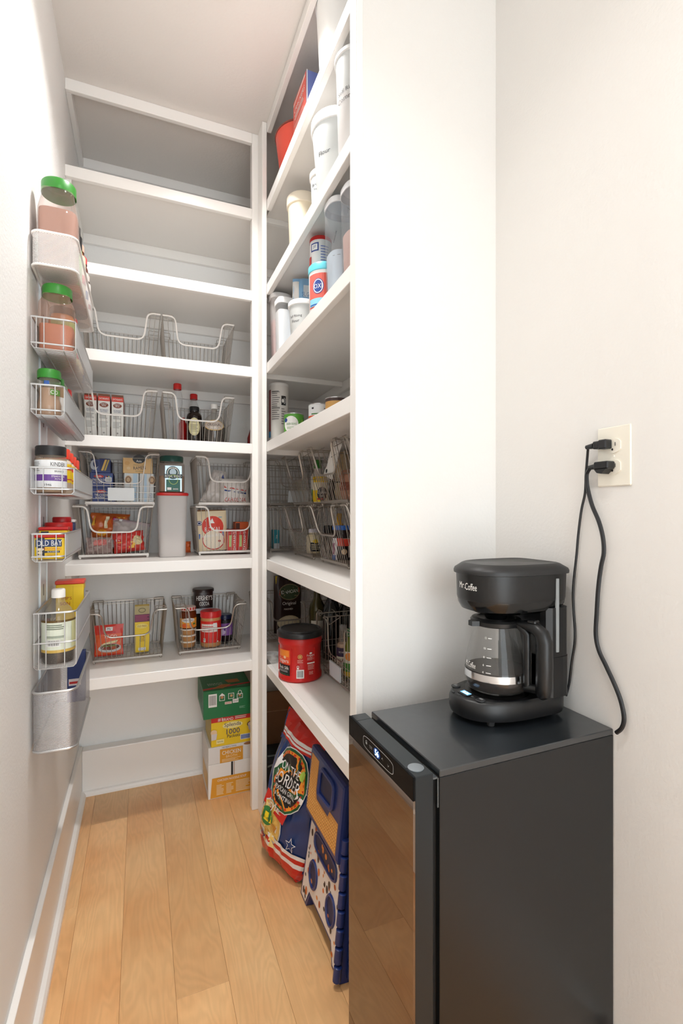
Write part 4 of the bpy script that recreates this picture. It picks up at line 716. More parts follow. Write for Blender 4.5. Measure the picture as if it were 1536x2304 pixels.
# ---------------------------------------------------------------- baskets of the middle right shelf
QG = 'food in the right-hand baskets'
y5 = s5 + .0135; y5u = s5 + .2205
jar('white bottle with green cap in the upper left basket', (.700, 1.955, y5u), .030, .185, body=M('EAE6E0', .4), cap=GRN, caph=.035, capr=.017, neck=.015, shoulder=.3, group=QG, name='bottle', cat='bottle', dec=[('r', -.03, .0, .03, .06, M('2E7A3E'))])
jar('dark bottle with red cap in the upper left basket', (.752, 1.875, y5u), .030, .19, body=M('241814', .2), cap=RED, caph=.028, capr=.020, neck=.016, shoulder=.3, group=QG, name='bottle', cat='bottle')
jar('yellow-capped mayonnaise jar with round black label', (.668, 1.835, y5u), .031, .105, body=M('F3EAD0', .4), cap=YEL, caph=.022, capr=.030, neck=.028, group=QG, name='mayonnaise_jar', dec=[('r', -.04, .004, .0, .05, YEL), ('e', .008, .036, .021, .028, M('1B1D24')), ('t', "Duke's", .008, .042, .012, .036, WHT), ('t', 'MAYO', .008, .027, .007, .02, WHT), ('r', -.012, .012, .01, .018, RED)])
bag('tan tied paper bag in the upper left basket', (.755, 1.80, y5u), .085, .21, .06, M('C9B08A', .6), [('r', -.035, .08, .035, .085, INK)], rz=-PI / 2, wr=.007, seed=61, group=QG, name='tied_bag', shapef=lambda b: 1 if b < .55 else max(.35, 1 - (b - .55) * 2.3) if b < .82 else .5)
bag('tan and brown bag in the upper second basket', (.70, 1.60, y5u), .13, .12, .06, M('B5826A', .5), [('r', -.04, .04, .04, .07, M('8E4E3A'))], rz=-PI / 2, wr=.012, seed=67, group=QG, name='snack_bag')
bag('white pouch flopped over the front rail of the upper second basket', (.598, 1.565, 1.312), .055, .125, .018, M('E6E4E0', .4), [('e', -.01, .02, .006, .007, INK), ('p', [(.0, .07), (.02, .085), (.02, .088), (.0, .073)], INK)], rot=(-.1, .35, -PI / 2 + .2), wr=.004, seed=71, group=QG, name='white_pouch')
jar('dark blue bottle behind in the upper left basket', (.775, 1.945, y5u), .026, .15, body=M('14161C', .2), cap=BLK, caph=.02, capr=.014, neck=.012, shoulder=.35, group=QG, name='bottle', cat='bottle')
jar('cream dressing jug with black and yellow label in the lower left basket', (.668, 1.915, y5), .031, .1, body=M('E9D9B4', .35), cap=M('E8E4EE', .4), caph=.014, capr=.022, neck=.02, shoulder=.25, group=QG, name='dressing_jug', dec=[('r', -.015, .008, .032, .045, M('17171A')), ('e', .008, .05, .012, .008, YEL), ('l', -.01, .014, .026, .04, 4, M('E9D9B4'))])
jar('yellow mustard bottle with tapered top in the lower left basket', (.745, 1.822, y5), .026, .165, body=M('E0A818', .4), cap=M('E0A818', .4), caph=.022, capr=.01, neck=.01, shoulder=.35, group=QG, name='mustard_bottle', cat='bottle')
jar('small black-capped bottle lying low in the lower left basket', (.720, 1.875, y5), .020, .115, body=M('3A2A1E', .3), cap=BLK, caph=.03, capr=.021, group=QG, name='bottle', cat='bottle')
jar('round jar with blue lid and red label in the lower second basket', (.672, 1.612, y5), .036, .122, body=M('2A1C1E', .2), cap=M('2A62B8', .35), caph=.014, capr=.037, neck=.034, group=QG, name='sauce_jar', dec=[('r', -.05, .05, .06, .078, M('D8402E')), ('r', -.05, .0, -.02, .078, M('E8E2E6')), ('r', -.045, .02, -.03, .06, M('8A3A6A')), ('e', .006, .03, .01, .01, M('EAC8A0')), ('r', .02, .01, .05, .05, M('CFC8BE')), ('r', -.05, .0, -.025, .018, BLUE)])
bag('red snack bag at the back of the lower second basket', (.755, 1.53, y5), .11, .165, .05, M('B5342A', .4), [('r', -.05, .06, .05, .1, M('E6DCD2'))], rz=-PI / 2, wr=.008, seed=73, group=QG, name='snack_bag')
bag('brown and white packet in the lower second basket', (.700, 1.475, y5), .08, .12, .035, M('6E3A2C', .4), [('r', -.03, .03, .03, .08, M('DDD6CC'))], rz=-PI / 2, wr=.006, seed=75, group=QG, name='snack_bag')
carton('small teal and white box in the lower inner-corner basket', (.580, 2.205, y5), (.025, .05, .088), M('2A8C9C', .4), {'f': [('r', -.0125, .0, .0125, .026, M('C9CCCE')), ('t', 'TEA', 0, .056, .007, .04, PI / 2, WHT)]}, group=QG)
# ---------------------------------------------------------------- lowest right shelf
y6 = s6 + .0135
t = thing('coffee_canister', 'large red plastic coffee canister with black lid on the lowest shelf', 'canister', (.531, 1.672, s6), 0)
R0 = .0775; ca = camang(.531, 1.672); CR = M('C91D1B', .3, spec=.5)
m = MB()
def can_shape(a):
    d = (a - ca) % (2 * PI); d = d if d < PI else d - 2 * PI
    return 1
P = [(0, 0), (R0 - .006, 0), (R0, .006), (R0, .020), (R0 - .0035, .026), (R0 - .0035, .122), (R0, .128), (R0 + .001, .134), (R0 - .001, .150), (R0 - .004, .154)]
m.lathe(P, CR, n=64)
for da in (-.42, .72, -1.5, 1.9, 3.1):
    a = ca + da; m.tube([((R0 - .003) * math.cos(a), (R0 - .003) * math.sin(a), z) for z in (.030, .074, .118)], .0022, CR, 6)
part('body', t, m)
m = MB(); m.lathe([(R0 - .002, .152), (R0 + .0045, .153), (R0 + .0050, .166), (R0 + .002, .171), (R0 - .004, .172), (R0 - .006, .176), (R0 - .010, .177), (R0 - .013, .1735), (0, .1735)], M('1A1B1D', .33), n=64, cap=False); part('lid', t, m)
m = MB(); deco(m, cyl(R0 - .0034, ca), [
    ('r', -.095, .062, -.036, .112, M('E8552A')), ('r', -.09, .088, -.04, .110, M('F08A2E')), ('t', 'Folgers', -.068, .072, .017, .06, WHT), ('e', -.058, .086, .006, .005, M('F5C8A0')), ('r', -.095, .022, -.036, .060, M('17181A')), ('t', 'Black Silk', -.066, .050, .011, .052, WHT), ('l', -.09, .034, -.045, .042, 2, M('B9B9B9')), ('r', -.08, .025, -.042, .03, M('2A4A34')),
    ('e', .0, .092, .008, .008, M('D9A35A')), ('o', .0, .092, .006, .006, .0015, M('9A3020')), ('l', -.009, .07, .010, .082, 3, M('F0B0A8')), ('t', 'Folgers', .037, .094, .009, .028, WHT), ('e', .037, .102, .005, .003, WHT), ('l', .024, .078, .05, .089, 4, M('F0B0A8')), ('r', .024, .066, .052, .070, WHT), ('l', .026, .045, .05, .064, 5, M('F0B0A8')), ('l', .03, .028, .046, .04, 4, M('F0B0A8')),
    ('b', -.012, .018, .013, .048), ('o', -.007, .058, .004, .004, .0015, WHT), ('e', -.007, .052, .004, .002, WHT)])
part('label', t, m)
tub('small clear plastic tub behind the corner post on the lowest shelf', (.478, 1.868, s6), .022, .026, .038, clear('E8EAE8', .35), clear('F0F2F2', .5), lidh=.006)
bag('brown instant potato pouch with yellow flash and red name banner', (.655, 2.262, y6), .135, .275, .05, M('2E1710', .35), [('p', [(-.06, .235), (.03, .255), (.06, .262), (.06, .275), (-.06, .272)], M('E8C81E')), ('t', 'VALUE', .0, .258, .013, .06, .1, INK), ('e', .006, .195, .052, .038, M('9A8A6A')), ('e', .006, .195, .049, .035, M('3A4A2A')), ('p', [(-.045, .182), (.054, .19), (.056, .212), (-.043, .204)], M('C9281E')), ('t', 'IDAHOAN', .006, .197, .017, .086, .07, WHT), ('t', 'Original', .002, .14, .02, .075, WHT), ('t', 'MASHED', -.002, .115, .008, .07, WHT), ('e', .0, .05, .055, .035, M('D9CBA8')), ('e', .0, .055, .04, .025, M('EADFC0'))], wr=.003, seed=81, group=QG, gus=True)
def wine(label, x, y, col, neckc=None, h=.285, r=.034):
    jar(label, (x, y, y6), r, h, body=col, cap=neckc, caph=.045 if neckc else 0, capr=.0155, name='wine_bottle', cat='bottle', group='wine bottles on the lowest right shelf', n=24, capname='foil', prof=[(0, 0), (r - .002, 0), (r, .004), (r, .165), (r * .9, .185), (.016, .215), (.0142, .225), (.0142, h - .045 if neckc else h)], dec=[('r', -.028, .05, .028, .125, M('E6E0D2', .5)), ('t', 'MAR', 0, .1, .012, .03, INK)] if 'olive' in label else None)
wine('olive green wine bottle with white label at the basket end', .690, 1.935, M('4A4420', .08, alpha=.93))
wine('black wine bottle with dark foil in the middle of the row', .725, 1.868, M('0C0E12', .1), M('12161E', .3))
wine('black wine bottle with pale cork collar', .757, 1.938, M('0B0F0E', .1), M('C99A6A', .5), h=.262)
wine('black wine bottle deep in the basket corner', .765, 1.800, M('08090C', .1), M('0C0D10', .3))
wine('blue-black wine bottle nearest the grid basket', .698, 1.795, M('090B12', .1), M('10131C', .3), h=.27)
bottle('clear glaze bottle with cream and purple label in the grid basket', (.672, 1.61, y6), [(0, 0), (.021, 0), (.0225, .004), (.0225, .098), (.019, .115), (.0115, .135), (.0115, .155)], .172, clear('E8DCD0', .4), clear('F2F2F2', .5), .017, .0135, fill=M('C9A88E', .4), fillh=.62, r=.0225, dec=[('r', -.03, .064, .03, .095, M('3A2A4A')), ('r', -.03, .02, .03, .064, M('E6DCC8')), ('t', 'GLAZE', 0, .052, .009, .034, INK), ('t', 'DE NIGRIS', 0, .08, .006, .03, WHT), ('l', -.018, .026, .018, .044, 3, GREY)], group=QG, name='dressing_bottle')
bottle('olive oil bottle with green cap and orange label in the grid basket', (.678, 1.555, y6), [(0, 0), (.021, 0), (.0225, .004), (.0225, .092), (.018, .112), (.0105, .14), (.0105, .15)], .170, M('6E7A1E', .1, alpha=.85), M('1F6A3E', .35), .024, .0145, r=.0225, dec=[('r', -.03, .05, .03, .095, M('E8E2D0')), ('e', -.006, .078, .014, .014, M('F0933A')), ('r', -.03, .025, .03, .055, M('4E9A3A')), ('r', -.03, .01, .03, .026, M('E8C23A'))], group=QG, name='dressing_bottle')
bag('crumpled clear plastic bag in the grid basket', (.735, 1.585, y6), .12, .21, .06, M('D9DCDC', .15, alpha=.35), rz=-PI / 2, wr=.02, seed=91, group=QG, name='plastic_bag', rot=None)
# ================================================================ floor, right side
bag('folded brown kraft paper bag leaning on the wall under the lowest shelf', (.61, 2.25, .001), .27, .34, .05, M('9A6E4A', .6), [('r', -.12, .25, .12, .253, M('C9A27E'))], rz=-.1, wr=.003, seed=95, name='paper_bag', gus=True)
t = thing('fabric_bin', 'low charcoal fabric bin with small grey tag behind the chip bag', 'bin', (.585, 2.115, .0005), -.08)
m = MB(); m.box(-.13, .13, -.075, .075, 0, .125, M('2C3238', .7), .012); part('bin', t, m)
m = MB(); deco(m, flat((0, -.076, 0), (1, 0, 0), (0, 0, 1)), [('p', [(-.075, .094), (-.045, .102), (-.045, .110), (-.075, .102)], M('8E9A98'))]); deco(m, flat((0, 0, .1255), (1, 0, 0), (0, 1, 0)), [('p', [(-.07, -.05), (-.03, -.05), (-.03, -.035), (-.07, -.035)], M('8E9A98'))]); part('tag', t, m)
CB = M('1E3668', .22)
chipt = lambda b: .62 + .38 * min(1, b / .22) ** .7
chip = bag('large blue, red and yellow tortilla chip bag standing under the lowest shelf', (.432, 1.585, .012), .30, .47, .115, CB, None, rot=(-.235, .14, -PI / 2 + .38), wr=.014, seed=101, nu=34, nv=44, name='chip_bag', pinch=1.6, shapef=chipt)
def chipfr(u, v, k):
    a = max(-1, min(1, 2 * u / .30)); b = max(0, min(1, v / .47))
    e = max(0, 1 - abs(a) ** 2.6) ** .55; g = max(0, 1 - abs(2 * b - 1) ** 4) ** .7; y = .115 / 2 * e * g; sx = (1 - .06 * 1.6 * (1 - abs(2 * b - 1) ** 2)) * chipt(b)
    q = noise.noise(Vector((a * 2.2 + 101, b * 4.1, -.7 + 101))) + .6 * noise.noise(Vector((a * 6 + 101, b * 9, 131.3)))
    y = max(.0008, y + .014 * q * min(1, y / (.115 * .12 + 1e-6)))
    return Vector((a * .15 * sx + .007 * noise.noise(Vector((a * 3, b * 7 + 101, 2))), -(y + k + .0024), b * .47))
chipfr.grid = .02
def star(cx, cy, r, m, k=.42): return ('p', [(cx + (r if i % 2 == 0 else r * k) * math.sin(i * PI / 5), cy + (r if i % 2 == 0 else r * k) * math.cos(i * PI / 5)) for i in range(10)], m)
R_ = M('C9261C', .22); W_ = M('E9E6E4', .25); Y_ = M('E0B45A', .3); OR_ = M('E8902A', .3); GN_ = M('1F5A34', .3); K_ = M('141414', .3)
def quad(u0, v0, u1, v1, m): return ('r', u0, v0, u1, v1, m)
sh = [quad(-.15, .40, .15, .47, R_), quad(-.15, .405, .15, .415, W_), quad(-.15, .388, .15, .396, R_), quad(-.15, .396, .15, .402, W_), quad(-.15, 0, .15, .055, R_), quad(-.15, .055, .15, .07, W_), quad(-.15, .07, .15, .085, R_), quad(-.15, .085, .15, .098, W_)]
m = MB(); deco(m, chipfr, sh, step=.0003)
# window of chips
deco(m, chipfr, [('e', -.048, .125, .072, .075, W_), ('e', -.048, .125, .068, .071, Y_)], step=.0006)
rr = random.Random(4)
for i in range(26):
    cx = -.048 + rr.uniform(-.050, .050); cy = .12 + rr.uniform(-.052, .056); a = rr.uniform(0, 6.28); s_ = rr.uniform(.012, .02)
    m.add([chipfr(cx + s_ * math.cos(a + q), cy + s_ * math.sin(a + q), .0022 + .00006 * i) for q in (0, 2.1, 4.2)], [(0, 1, 2)], M(rr.choice(['E9C470', 'D29A42', 'F0D488', 'C98A36', 'E3B25A']), .4))
def shift(sh, dk):
    deco(m, lambda u, v, k: chipfr(u, v, k + dk), sh, step=.0004)
g2 = lambda dk: None
def dgrid(sh, dk):
    f = lambda u, v, k: chipfr(u, v, k + dk)
    f.grid = .02; deco(m, f, sh, step=.0004)
dgrid([('e', -.0, .29, .094, .103, W_), ('e', -.0, .29, .091, .100, GN_), ('e', -.0, .29, .083, .092, OR_), ('e', -.0, .29, .073, .082, K_)], .0045)
for i in range(30):
    a = 2 * PI * i / 30; cx, cy = .077 * math.cos(a), .29 + .086 * math.sin(a); d = .006
    m.add([chipfr(cx + d * math.cos(q + a), cy + d * math.sin(q + a), .0072) for q in (PI, PI - 2.1, PI + 2.1)], [(0, 1, 2)], R_)
dgrid([('t', 'ON THE', 0, .325, .028, .10, W_), ('t', 'BORDER', 0, .286, .038, .134, W_), ('t', 'MEXICAN GRILL', 0, .254, .014, .11, W_), ('t', '& CANTINA', 0, .235, .012, .08, W_), ('e', .062, .33, .012, .017, M('A9C84E'))], .0075)
dgrid([('p', [(-.105, .172), (.035, .160), (.042, .205), (-.098, .217)], R_), ('t', 'Style', -.03, .189, .034, .10, -.06, W_)], .0085)
dgrid([('e', -.058, .145, .035, .03, M('2E7A3A')), quad(-.088, .13, -.028, .158, M('F0D21E')), ('t', 'KERNELS', -.058, .14, .008, .05, K_), star(-.07, .075, .022, M('22356E')), star(-.07, .075, .014, R_)], .006)
dgrid([star(.085, .37, .02, R_), star(.095, .30, .03, W_), star(.095, .30, .024, CB), star(.08, .12, .022, W_), star(.08, .12, .018, CB), star(-.125, .385, .014, M('22356E'))], .003)
m.build('print', chip)
# folding step stool
t = thing('step_stool', 'folded navy blue plastic step stool with tan non-slip top and spotted panels', 'step stool', (.480, 1.290, .0005), 0, rot=(-.115, 0, -PI / 2))
SB = M('1B2F6B', .3); SPW = M('E6DFDA', .4)
def sidex(z): return .162 - .045 * z / .46       # half width at height
m = MB(); out = [(-.160, 0), (-.105, 0), (-.085, .045), (.085, .045), (.105, 0), (.160, 0), (sidex(.40), .40), (-sidex(.40), .40)]
V = [(x, y, z) for y in (-.018, .018) for x, z in out]; n = len(out)
tri = [(0, 1, 2, 7), (2, 3, 6, 7), (3, 4, 5, 6)]
F = [f for f in tri] + [tuple(n + i for i in reversed(f)) for f in tri] + [(i, n + i, n + (i + 1) % n, (i + 1) % n) for i in range(n)]
m.add(V, [f[::-1] for f in F], SB); part('leg_panel', t, m)
m = MB(); out2 = [(-.150, .008), (-.112, .008), (-.090, .053), (.090, .053), (.112, .008), (.150, .008), (sidex(.31) - .008, .31), (-sidex(.31) + .008, .31)]
m.add([(x, -.0195, z) for x, z in out2], tri, SPW)
rr = random.Random(11); fr = flat((0, -.0197, 0), (1, 0, 0), (0, 0, 1))
deco(m, fr, [('e', 0, 0, .0001, .0001, SPW)])
for i in range(90):
    z = rr.uniform(.02, .30); x = rr.uniform(-1, 1) * (sidex(z) - .02)
    if z < .06 and abs(x) < .1: continue
    c = rr.choice(['D9702A', 'B5592A', '3A3436', '54403A', 'E08A3A']); r = rr.uniform(.003, .0075)
    deco(m, fr, [('e', x, z, r, r * rr.uniform(.8, 1.7), M(c, .5))])
part('spotted_panel', t, m)
m = MB()
def ring(cx, cz, rx, rz, ex=1, w_=.0045):
    pts = []
    for i in range(28):
        a = 2 * PI * i / 28; c, s = math.cos(a), math.sin(a); pts.append((cx + rx * math.copysign(abs(c) ** ex, c), -.0205, cz + rz * math.copysign(abs(s) ** ex, s)))
    m.tube(pts, w_, SB, 6, closed=True)
    V = [(cx, -.0203, cz)] + [(p[0], -.0203, p[2]) for p in pts]; m.add(V, [(0, 1 + i, 1 + (i + 1) % 28) for i in range(28)], M('12204E', .5))
ring(-.070, .115, .030, .036); ring(.070, .115, .030, .036); ring(0, .215, .085, .026, .6)
part('cutouts', t, m)
m = MB()
m.box(-.132, .132, -.046, -.020, .275, .475, SB, .010); m.box(-.10, .10, -.018, .018, .39, .47, SB, .01); part('folded_seat', t, m)
m = MB(); yv = -.0468
L_ = [(-.115, .292), (.115, .292), (.115, .372), (.055, .372), (.045, .352), (-.045, .352), (-.055, .372), (-.055, .455), (-.115, .455)]
m.add([(x, yv, z) for x, z in L_] + [(x, yv + .002, z) for x, z in L_], [(0, 1, 4, 5), (1, 2, 3, 4), (0, 5, 6, 8), (6, 7, 8)] + [(i, 9 + i, 9 + (i + 1) % 9, (i + 1) % 9) for i in range(9)], TAN)
for i in range(24):
    for j in range(18):
        x = -.110 + i * .0096; z = .298 + j * .009
        if (z < .345) or (abs(x) > .058 and (z < .367 or x < 0) and z < .45): m.lathe([(.0032, 0), (.002, .0012), (0, .0016)], M('D9A052', .45), n=6, cap=False); 
        else: continue
        k0 = len(m.v) - 18
        for q in range(k0, len(m.v)): a, b, c_ = m.v[q]; m.v[q] = (x + a, yv - c_, z + b)
part('grip_mat', t, m)
m = MB(); m.tube(rnd([(-.03, -.048, .375), (-.03, -.048, .45), (.075, -.048, .45), (.075, -.048, .385), (-.03, -.048, .375)], .02, 5), .007, SB, 8); m.box(-.022, .068, -.0475, -.045, .39, .44, M('101C42', .5)); part('carry_handle', t, m)
for s in (1,):
    for q, y in enumerate((-.028, .010)):
        for i in range(8):
            z = .012 + i * .042; x = s * (sidex(z + .02) + .003); k = MB(); k.lathe([(.006, 0), (.0105, .002), (.0105, .036), (.006, .038)], SB, x, y, z, n=12); part('hinge_knuckle', t, k)
# ================================================================ wine cooler
FB = M('101214', .33, spec=.5, bump=.05, bscale=30); FT = M('1C2125', .3, spec=.9, coat=.5)
fr_ = thing('wine_cooler', 'slim black wine cooler with dark glass door beside the shelves', 'refrigerator', (.45, .668, 0), 0)
W2, D2, H2 = .398, .254, .772
def fb(name, *a, mat=FB, c=.001): m = MB(); m.box(*a, mat, c); return part(name, fr_, m)
fb('top_panel', 0, W2, 0, D2, H2 - .012, H2, mat=FT, c=.0015); fb('side_panel', 0, W2, 0, .012, .02, H2 - .012); fb('side_panel', 0, W2, D2 - .012, D2, .02, H2 - .012)
fb('back_panel', W2 - .014, W2, .012, D2 - .012, .02, H2 - .012); fb('base_panel', 0, W2 - .014, .012, D2 - .012, .02, .05)
fb('inner_frame', .0, .010, .012, D2 - .012, H2 - .06, H2 - .012, mat=M('0A0A0B', .5)); fb('inner_frame', .0, .01, .012, .024, .05, H2 - .06, mat=M('0A0A0B', .5)); fb('inner_frame', .0, .01, D2 - .024, D2 - .012, .05, H2 - .06, mat=M('0A0A0B', .5))
fb('gasket', -.010, 0, .012, D2 - .012, .03, H2 - .014, mat=M('060606', .6))
for s_ in (.02, W2 - .03):
    for q in (.02, D2 - .03): m = MB(); m.lathe([(.012, 0), (.012, .02)], BLACKP, s_, q, 0, n=14); part('foot', fr_, m)
for i in range(6):
    z = .12 + i * .095; m = MB()
    m.tube([(.02, .03, z), (.02, D2 - .03, z)], .0022, CHROME); m.tube([(.3, .03, z), (.3, D2 - .03, z)], .002, CHROME)
    for q in range(6): y = .04 + q * .035; m.tube([(.02, y, z), (.3, y, z)], .0014, CHROME, 5)
    part('wire_rack', fr_, m)
# door
dr = MB(); x0, x1 = -.052, -.014; a, b = -.003, D2 - .001; zt = .772; zb = .025
DF = M('20262A', .3, metal=.3, bump=.03, bscale=12)
dr.box(x0 + .004, x1, a, a + .030, zb, zt, DF, .0012); dr.box(x0 + .004, x1, b - .030, b, zb, zt, DF, .0012); dr.box(x0 + .004, x1, a + .03, b - .03, zt - .055, zt, DF, .001); dr.box(x0 + .004, x1, a + .03, b - .03, zb, zb + .04, DF, .001)
door = part('door', fr_, dr)
m = MB(); m.box(x0, x0 + .0038, a, b, .7352, zt, M('060607', .45, spec=.12), .0008); part('control_panel', door, m)
def glassmat():
    m = bpy.data.materials.new('tinted_mirror_glass'); m.use_nodes = True; n = m.node_tree; b_ = n.nodes['Principled BSDF']
    b_.inputs['Base Color'].default_value = lin('98877A'); b_.inputs['Metallic'].default_value = .9; b_.inputs['Roughness'].default_value = .015
    tr_ = n.nodes.new('ShaderNodeBsdfTransparent'); tr_.inputs[0].default_value = (.30, .27, .25, 1); mx = n.nodes.new('ShaderNodeMixShader'); mx.inputs[0].default_value = .72
    n.links.new(tr_.outputs[0], mx.inputs[1]); n.links.new(b_.outputs[0], mx.inputs[2]); n.links.new(mx.outputs[0], n.nodes['Material Output'].inputs[0]); return m
m = MB(); m.box(x0, x0 + .0038, a, b, zb, .7348, glassmat()); part('glass_pane', door, m)
m = MB(); m.box(x0 + .0039, x0 + .0052, a, a + .034, zb, .717, M('070707', .4)); m.box(x0 + .0039, x0 + .0052, b - .034, b, zb, .717, M('070707', .4)); m.box(x0 + .0039, x0 + .0052, a + .034, b - .034, .69, .717, M('070707', .4)); part('glass_border', door, m)
m = MB(); f = flat((x0 - .0002, D2 / 2 - .006, .7535), (0, -1, 0), (0, 0, 1)); DW = M('C9CED2', .4)
deco(m, f, [('o', 0, 0, .060, .0118, .0008, DW, .45) if 0 else ('o', 0, 0, .0605, .012, .0009, .42, DW)])
deco(m, f, [('o', -.046, .001, .003, .0035, .0008, .5, DW), ('r', -.0475, -.001, -.0445, .001, DW), ('t', '°C/°F', -.027, 0, .0055, .012, DW), ('p', [(.017, -.002), (.0205, .003), (.024, -.002), (.0205, .0015)], DW), ('p', [(.040, .002), (.0435, -.003), (.047, .002), (.0435, -.0015)], DW)])
deco(m, f, [('e', -.002, 0, .013, .0085, M('0E3C78', .4, emit=.5)), ('t', '56', -.002, 0, .011, .017, M('BFE6FF', emit=5))]); part('display', door, m)
m = MB(); m.lathe([(.0135, 0), (.0135, .0012), (.010, .002), (0, .0022)], M('8E959A', .35, metal=.6), x0 + .020, .022, zt, n=24); part('hinge_cap', door, m)
m = MB(); HG_ = M('6E7478', .3, metal=.8); m.box(-.0125, -.0035, .002, .046, zt - .0135, zt - .0105, HG_); m.box(-.0040, -.0018, .001, .0035, zt - .06, zt - .012, HG_); m.tube([(-.012, .012, zt - .008), (-.012, .045, zt - .008)], .002, CHROME); part('hinge', fr_, m)
# ================================================================ coffee maker
KP = M('0B0C0E', .36, spec=.5, bump=.02, bscale=200); KD = M('0D0E0F', .14)
cm = thing('coffee_maker', 'black drip coffee maker standing on top of the wine cooler', 'coffee maker', (.722, .820, .773), -PI / 2)
HW = .0785
def body_shape(hf, hb, ef=.85, eb=.4):
    def g(a):
        c, s = math.cos(a), math.sin(a)
        if s < 0: return (HW * math.copysign(abs(c) ** ef, c), -hf * abs(s) ** ef)
        return (HW * math.copysign(abs(c) ** eb, c), hb * abs(s) ** eb)
    return g
bs = body_shape(.132, .100); hs = body_shape(.112, .106, .84, .36)
m = MB(); m.lathe([(.86, .008), (.98, .010), (1.0, .018), (1.0, .036), (.975, .044), (.93, .0475), (0, .0485)], KP, n=72, shape=bs, cap=False); m.lathe([(.80, .006), (.86, .008)], KD, n=72, shape=bs); part('base', cm, m)
for sx in (-.05, .05):
    for y in (-.085, .075): m = MB(); m.lathe([(.007, 0), (.008, .008)], M('2A2A2C', .5), sx, y, 0, n=12); part('foot', cm, m)
m = MB(); Q = HW * .985; O = [(-.058, .034), (.058, .034), (.070, .037), (Q, .048), (Q, .074), (.076, .086), (.068, .096), (.052, .101), (-.052, .101), (-.068, .096), (-.076, .086), (-Q, .074), (-Q, .048), (-.070, .037)]
m.prism(O, .044, .225, KP); m.prism([(x * 1.0 + (.0015 if x > 0 else -.0015), y) for x, y in O], .044, .125, KP); part('column', cm, m)
m = MB(); m.lathe([(.0, .212), (.70, .212), (.90, .220), (.965, .232), (.975, .240)], KD, n=72, shape=hs, cap=False); m.lathe([(.975, .240), (.985, .245), (1.0, .293), (0, .294)], KP, n=72, shape=hs, cap=False); m.lathe([(0, .198), (.022, .198), (.026, .213)], KD, 0, -.03, 0, n=20, cap=False); part('brew_housing', cm, m)
m = MB(); m.lathe([(.99, .293), (1.045, .294), (1.05, .299), (1.03, .304), (.90, .313), (.86, .3145), (.84, .3135), (0, .3145)], M('1D1D1E', .42, spec=.5), n=72, shape=hs, cap=False); m.box(.052, .068, -.0, .03, .293, .297, KD); part('lid', cm, m)
def logo_fr(sh, scale=1):
    def f(u, v, k):
        a = -PI / 2 + .08 + u / .095; q = sh(a); L = math.hypot(*q); e = (L * scale + k + .0005) / L
        return Vector((q[0] * e, q[1] * e, v))
    f.curv = .06; return f
m = MB(); deco(m, logo_fr(hs, .995), [('t', 'Mr.', -.012, .271, .013, .015, .0, WHT), ('t', 'Coffee', .012, .2695, .014, .032, WHT)]); part('logo', cm, m)
m = MB(); m.box(HW - .004, HW + .0008, .056, .0640, .135, .285, M('8E9293', .35), .001); part('water_window', cm, m)
m = MB(); m.lathe([(0, .050), (.058, .050), (.061, .0485), (.066, .048)], M('0A0A0A', .2), 0, -.030, 0, n=40, cap=False); part('warming_plate', cm, m)
f = flat((0, -.105, .0492), (1, 0, 0), (0, 1, .08))
for u in (-.044, .040): m = MB(); m.lathe([(.0095, 0), (.0095, .0015), (.0085, .002), (0, .002)], M('2C2E30', .35), u, -.100 if u < 0 else -.102, .0475, n=20); deco(m, flat((u, -.1, .0497), (1, 0, 0), (0, 1, 0)), [('l', -.005, -.003, .005, .003, 2, M('B9BBBD'))]); part('button', cm, m)
m = MB(); deco(m, f, [('r', -.016, -.012, .016, .006, M('06070A', .1)), ('r', -.013, -.007, .012, .004, M('6FA8D8', emit=.9)), ('t', '8:36', 0, -.0015, .007, .018, M('DDF2FF', emit=3)), ('t', 'AM', .022, -.003, .003, .006, M('B9BBBD'))]); part('display', cm, m)
for u in (-.022, -.004): m = MB(); m.box(u - .006, u + .006, -.125, -.119, .046, .0482, M('2C2E30', .35), .001); part('small_button', cm, m)
# carafe
CX, CY, CZ0 = .692, .820, .773 + .0505
cf = thing('coffee_carafe', 'glass coffee carafe with black handle on the warming plate', 'carafe', (CX, CY, CZ0), 0)
GL = clear('C9C9C6', .12, .02)
G = [(0, .0), (.050, .0), (.058, .004), (.0635, .016), (.0645, .030), (.0625, .052), (.057, .082), (.050, .112), (.0465, .132), (.0475, .137)]
m = MB(); m.lathe(G, GL, n=56, cap=False); part('glass', cf, m)
gr = lambda z: next((r0 + (r1 - r0) * (z - z0) / (z1 - z0) for (r0, z0), (r1, z1) in zip(G[:-1], G[1:]) if z0 <= z <= z1 and z1 > z0), .047)
m = MB(); m.lathe([(0, .002), (.048, .002), (.056, .006), (.0615, .017), (.0622, .034), (.0612, .044), (0, .044)], M('1A0D07', .08), n=48, cap=False); part('coffee', cf, m)
m = MB(); m.lathe([(gr(.028) + .0006, .028), (gr(.034) + .0008, .034), (gr(.042) + .0006, .042)], M('D9D9DA', .12, metal=1), n=56, cap=False); part('metal_band', cf, m)
m = MB(); m.lathe([(.0475, .134), (.0515, .136), (.0525, .144), (.049, .148), (.040, .149), (.036, .146), (0, .145)], KP, n=48, cap=False); m.lathe([(.020, .145), (.020, .153), (.016, .156), (0, .156)], KD, .0, .0, n=24, cap=False)
m.prism([(-.052, -.012), (-.066, -.006), (-.066, .006), (-.052, .012)], .136, .146, KP); part('lid', cf, m)
hd = Vector((.30, -.954, 0)); sd = Vector((.954, .30, 0))
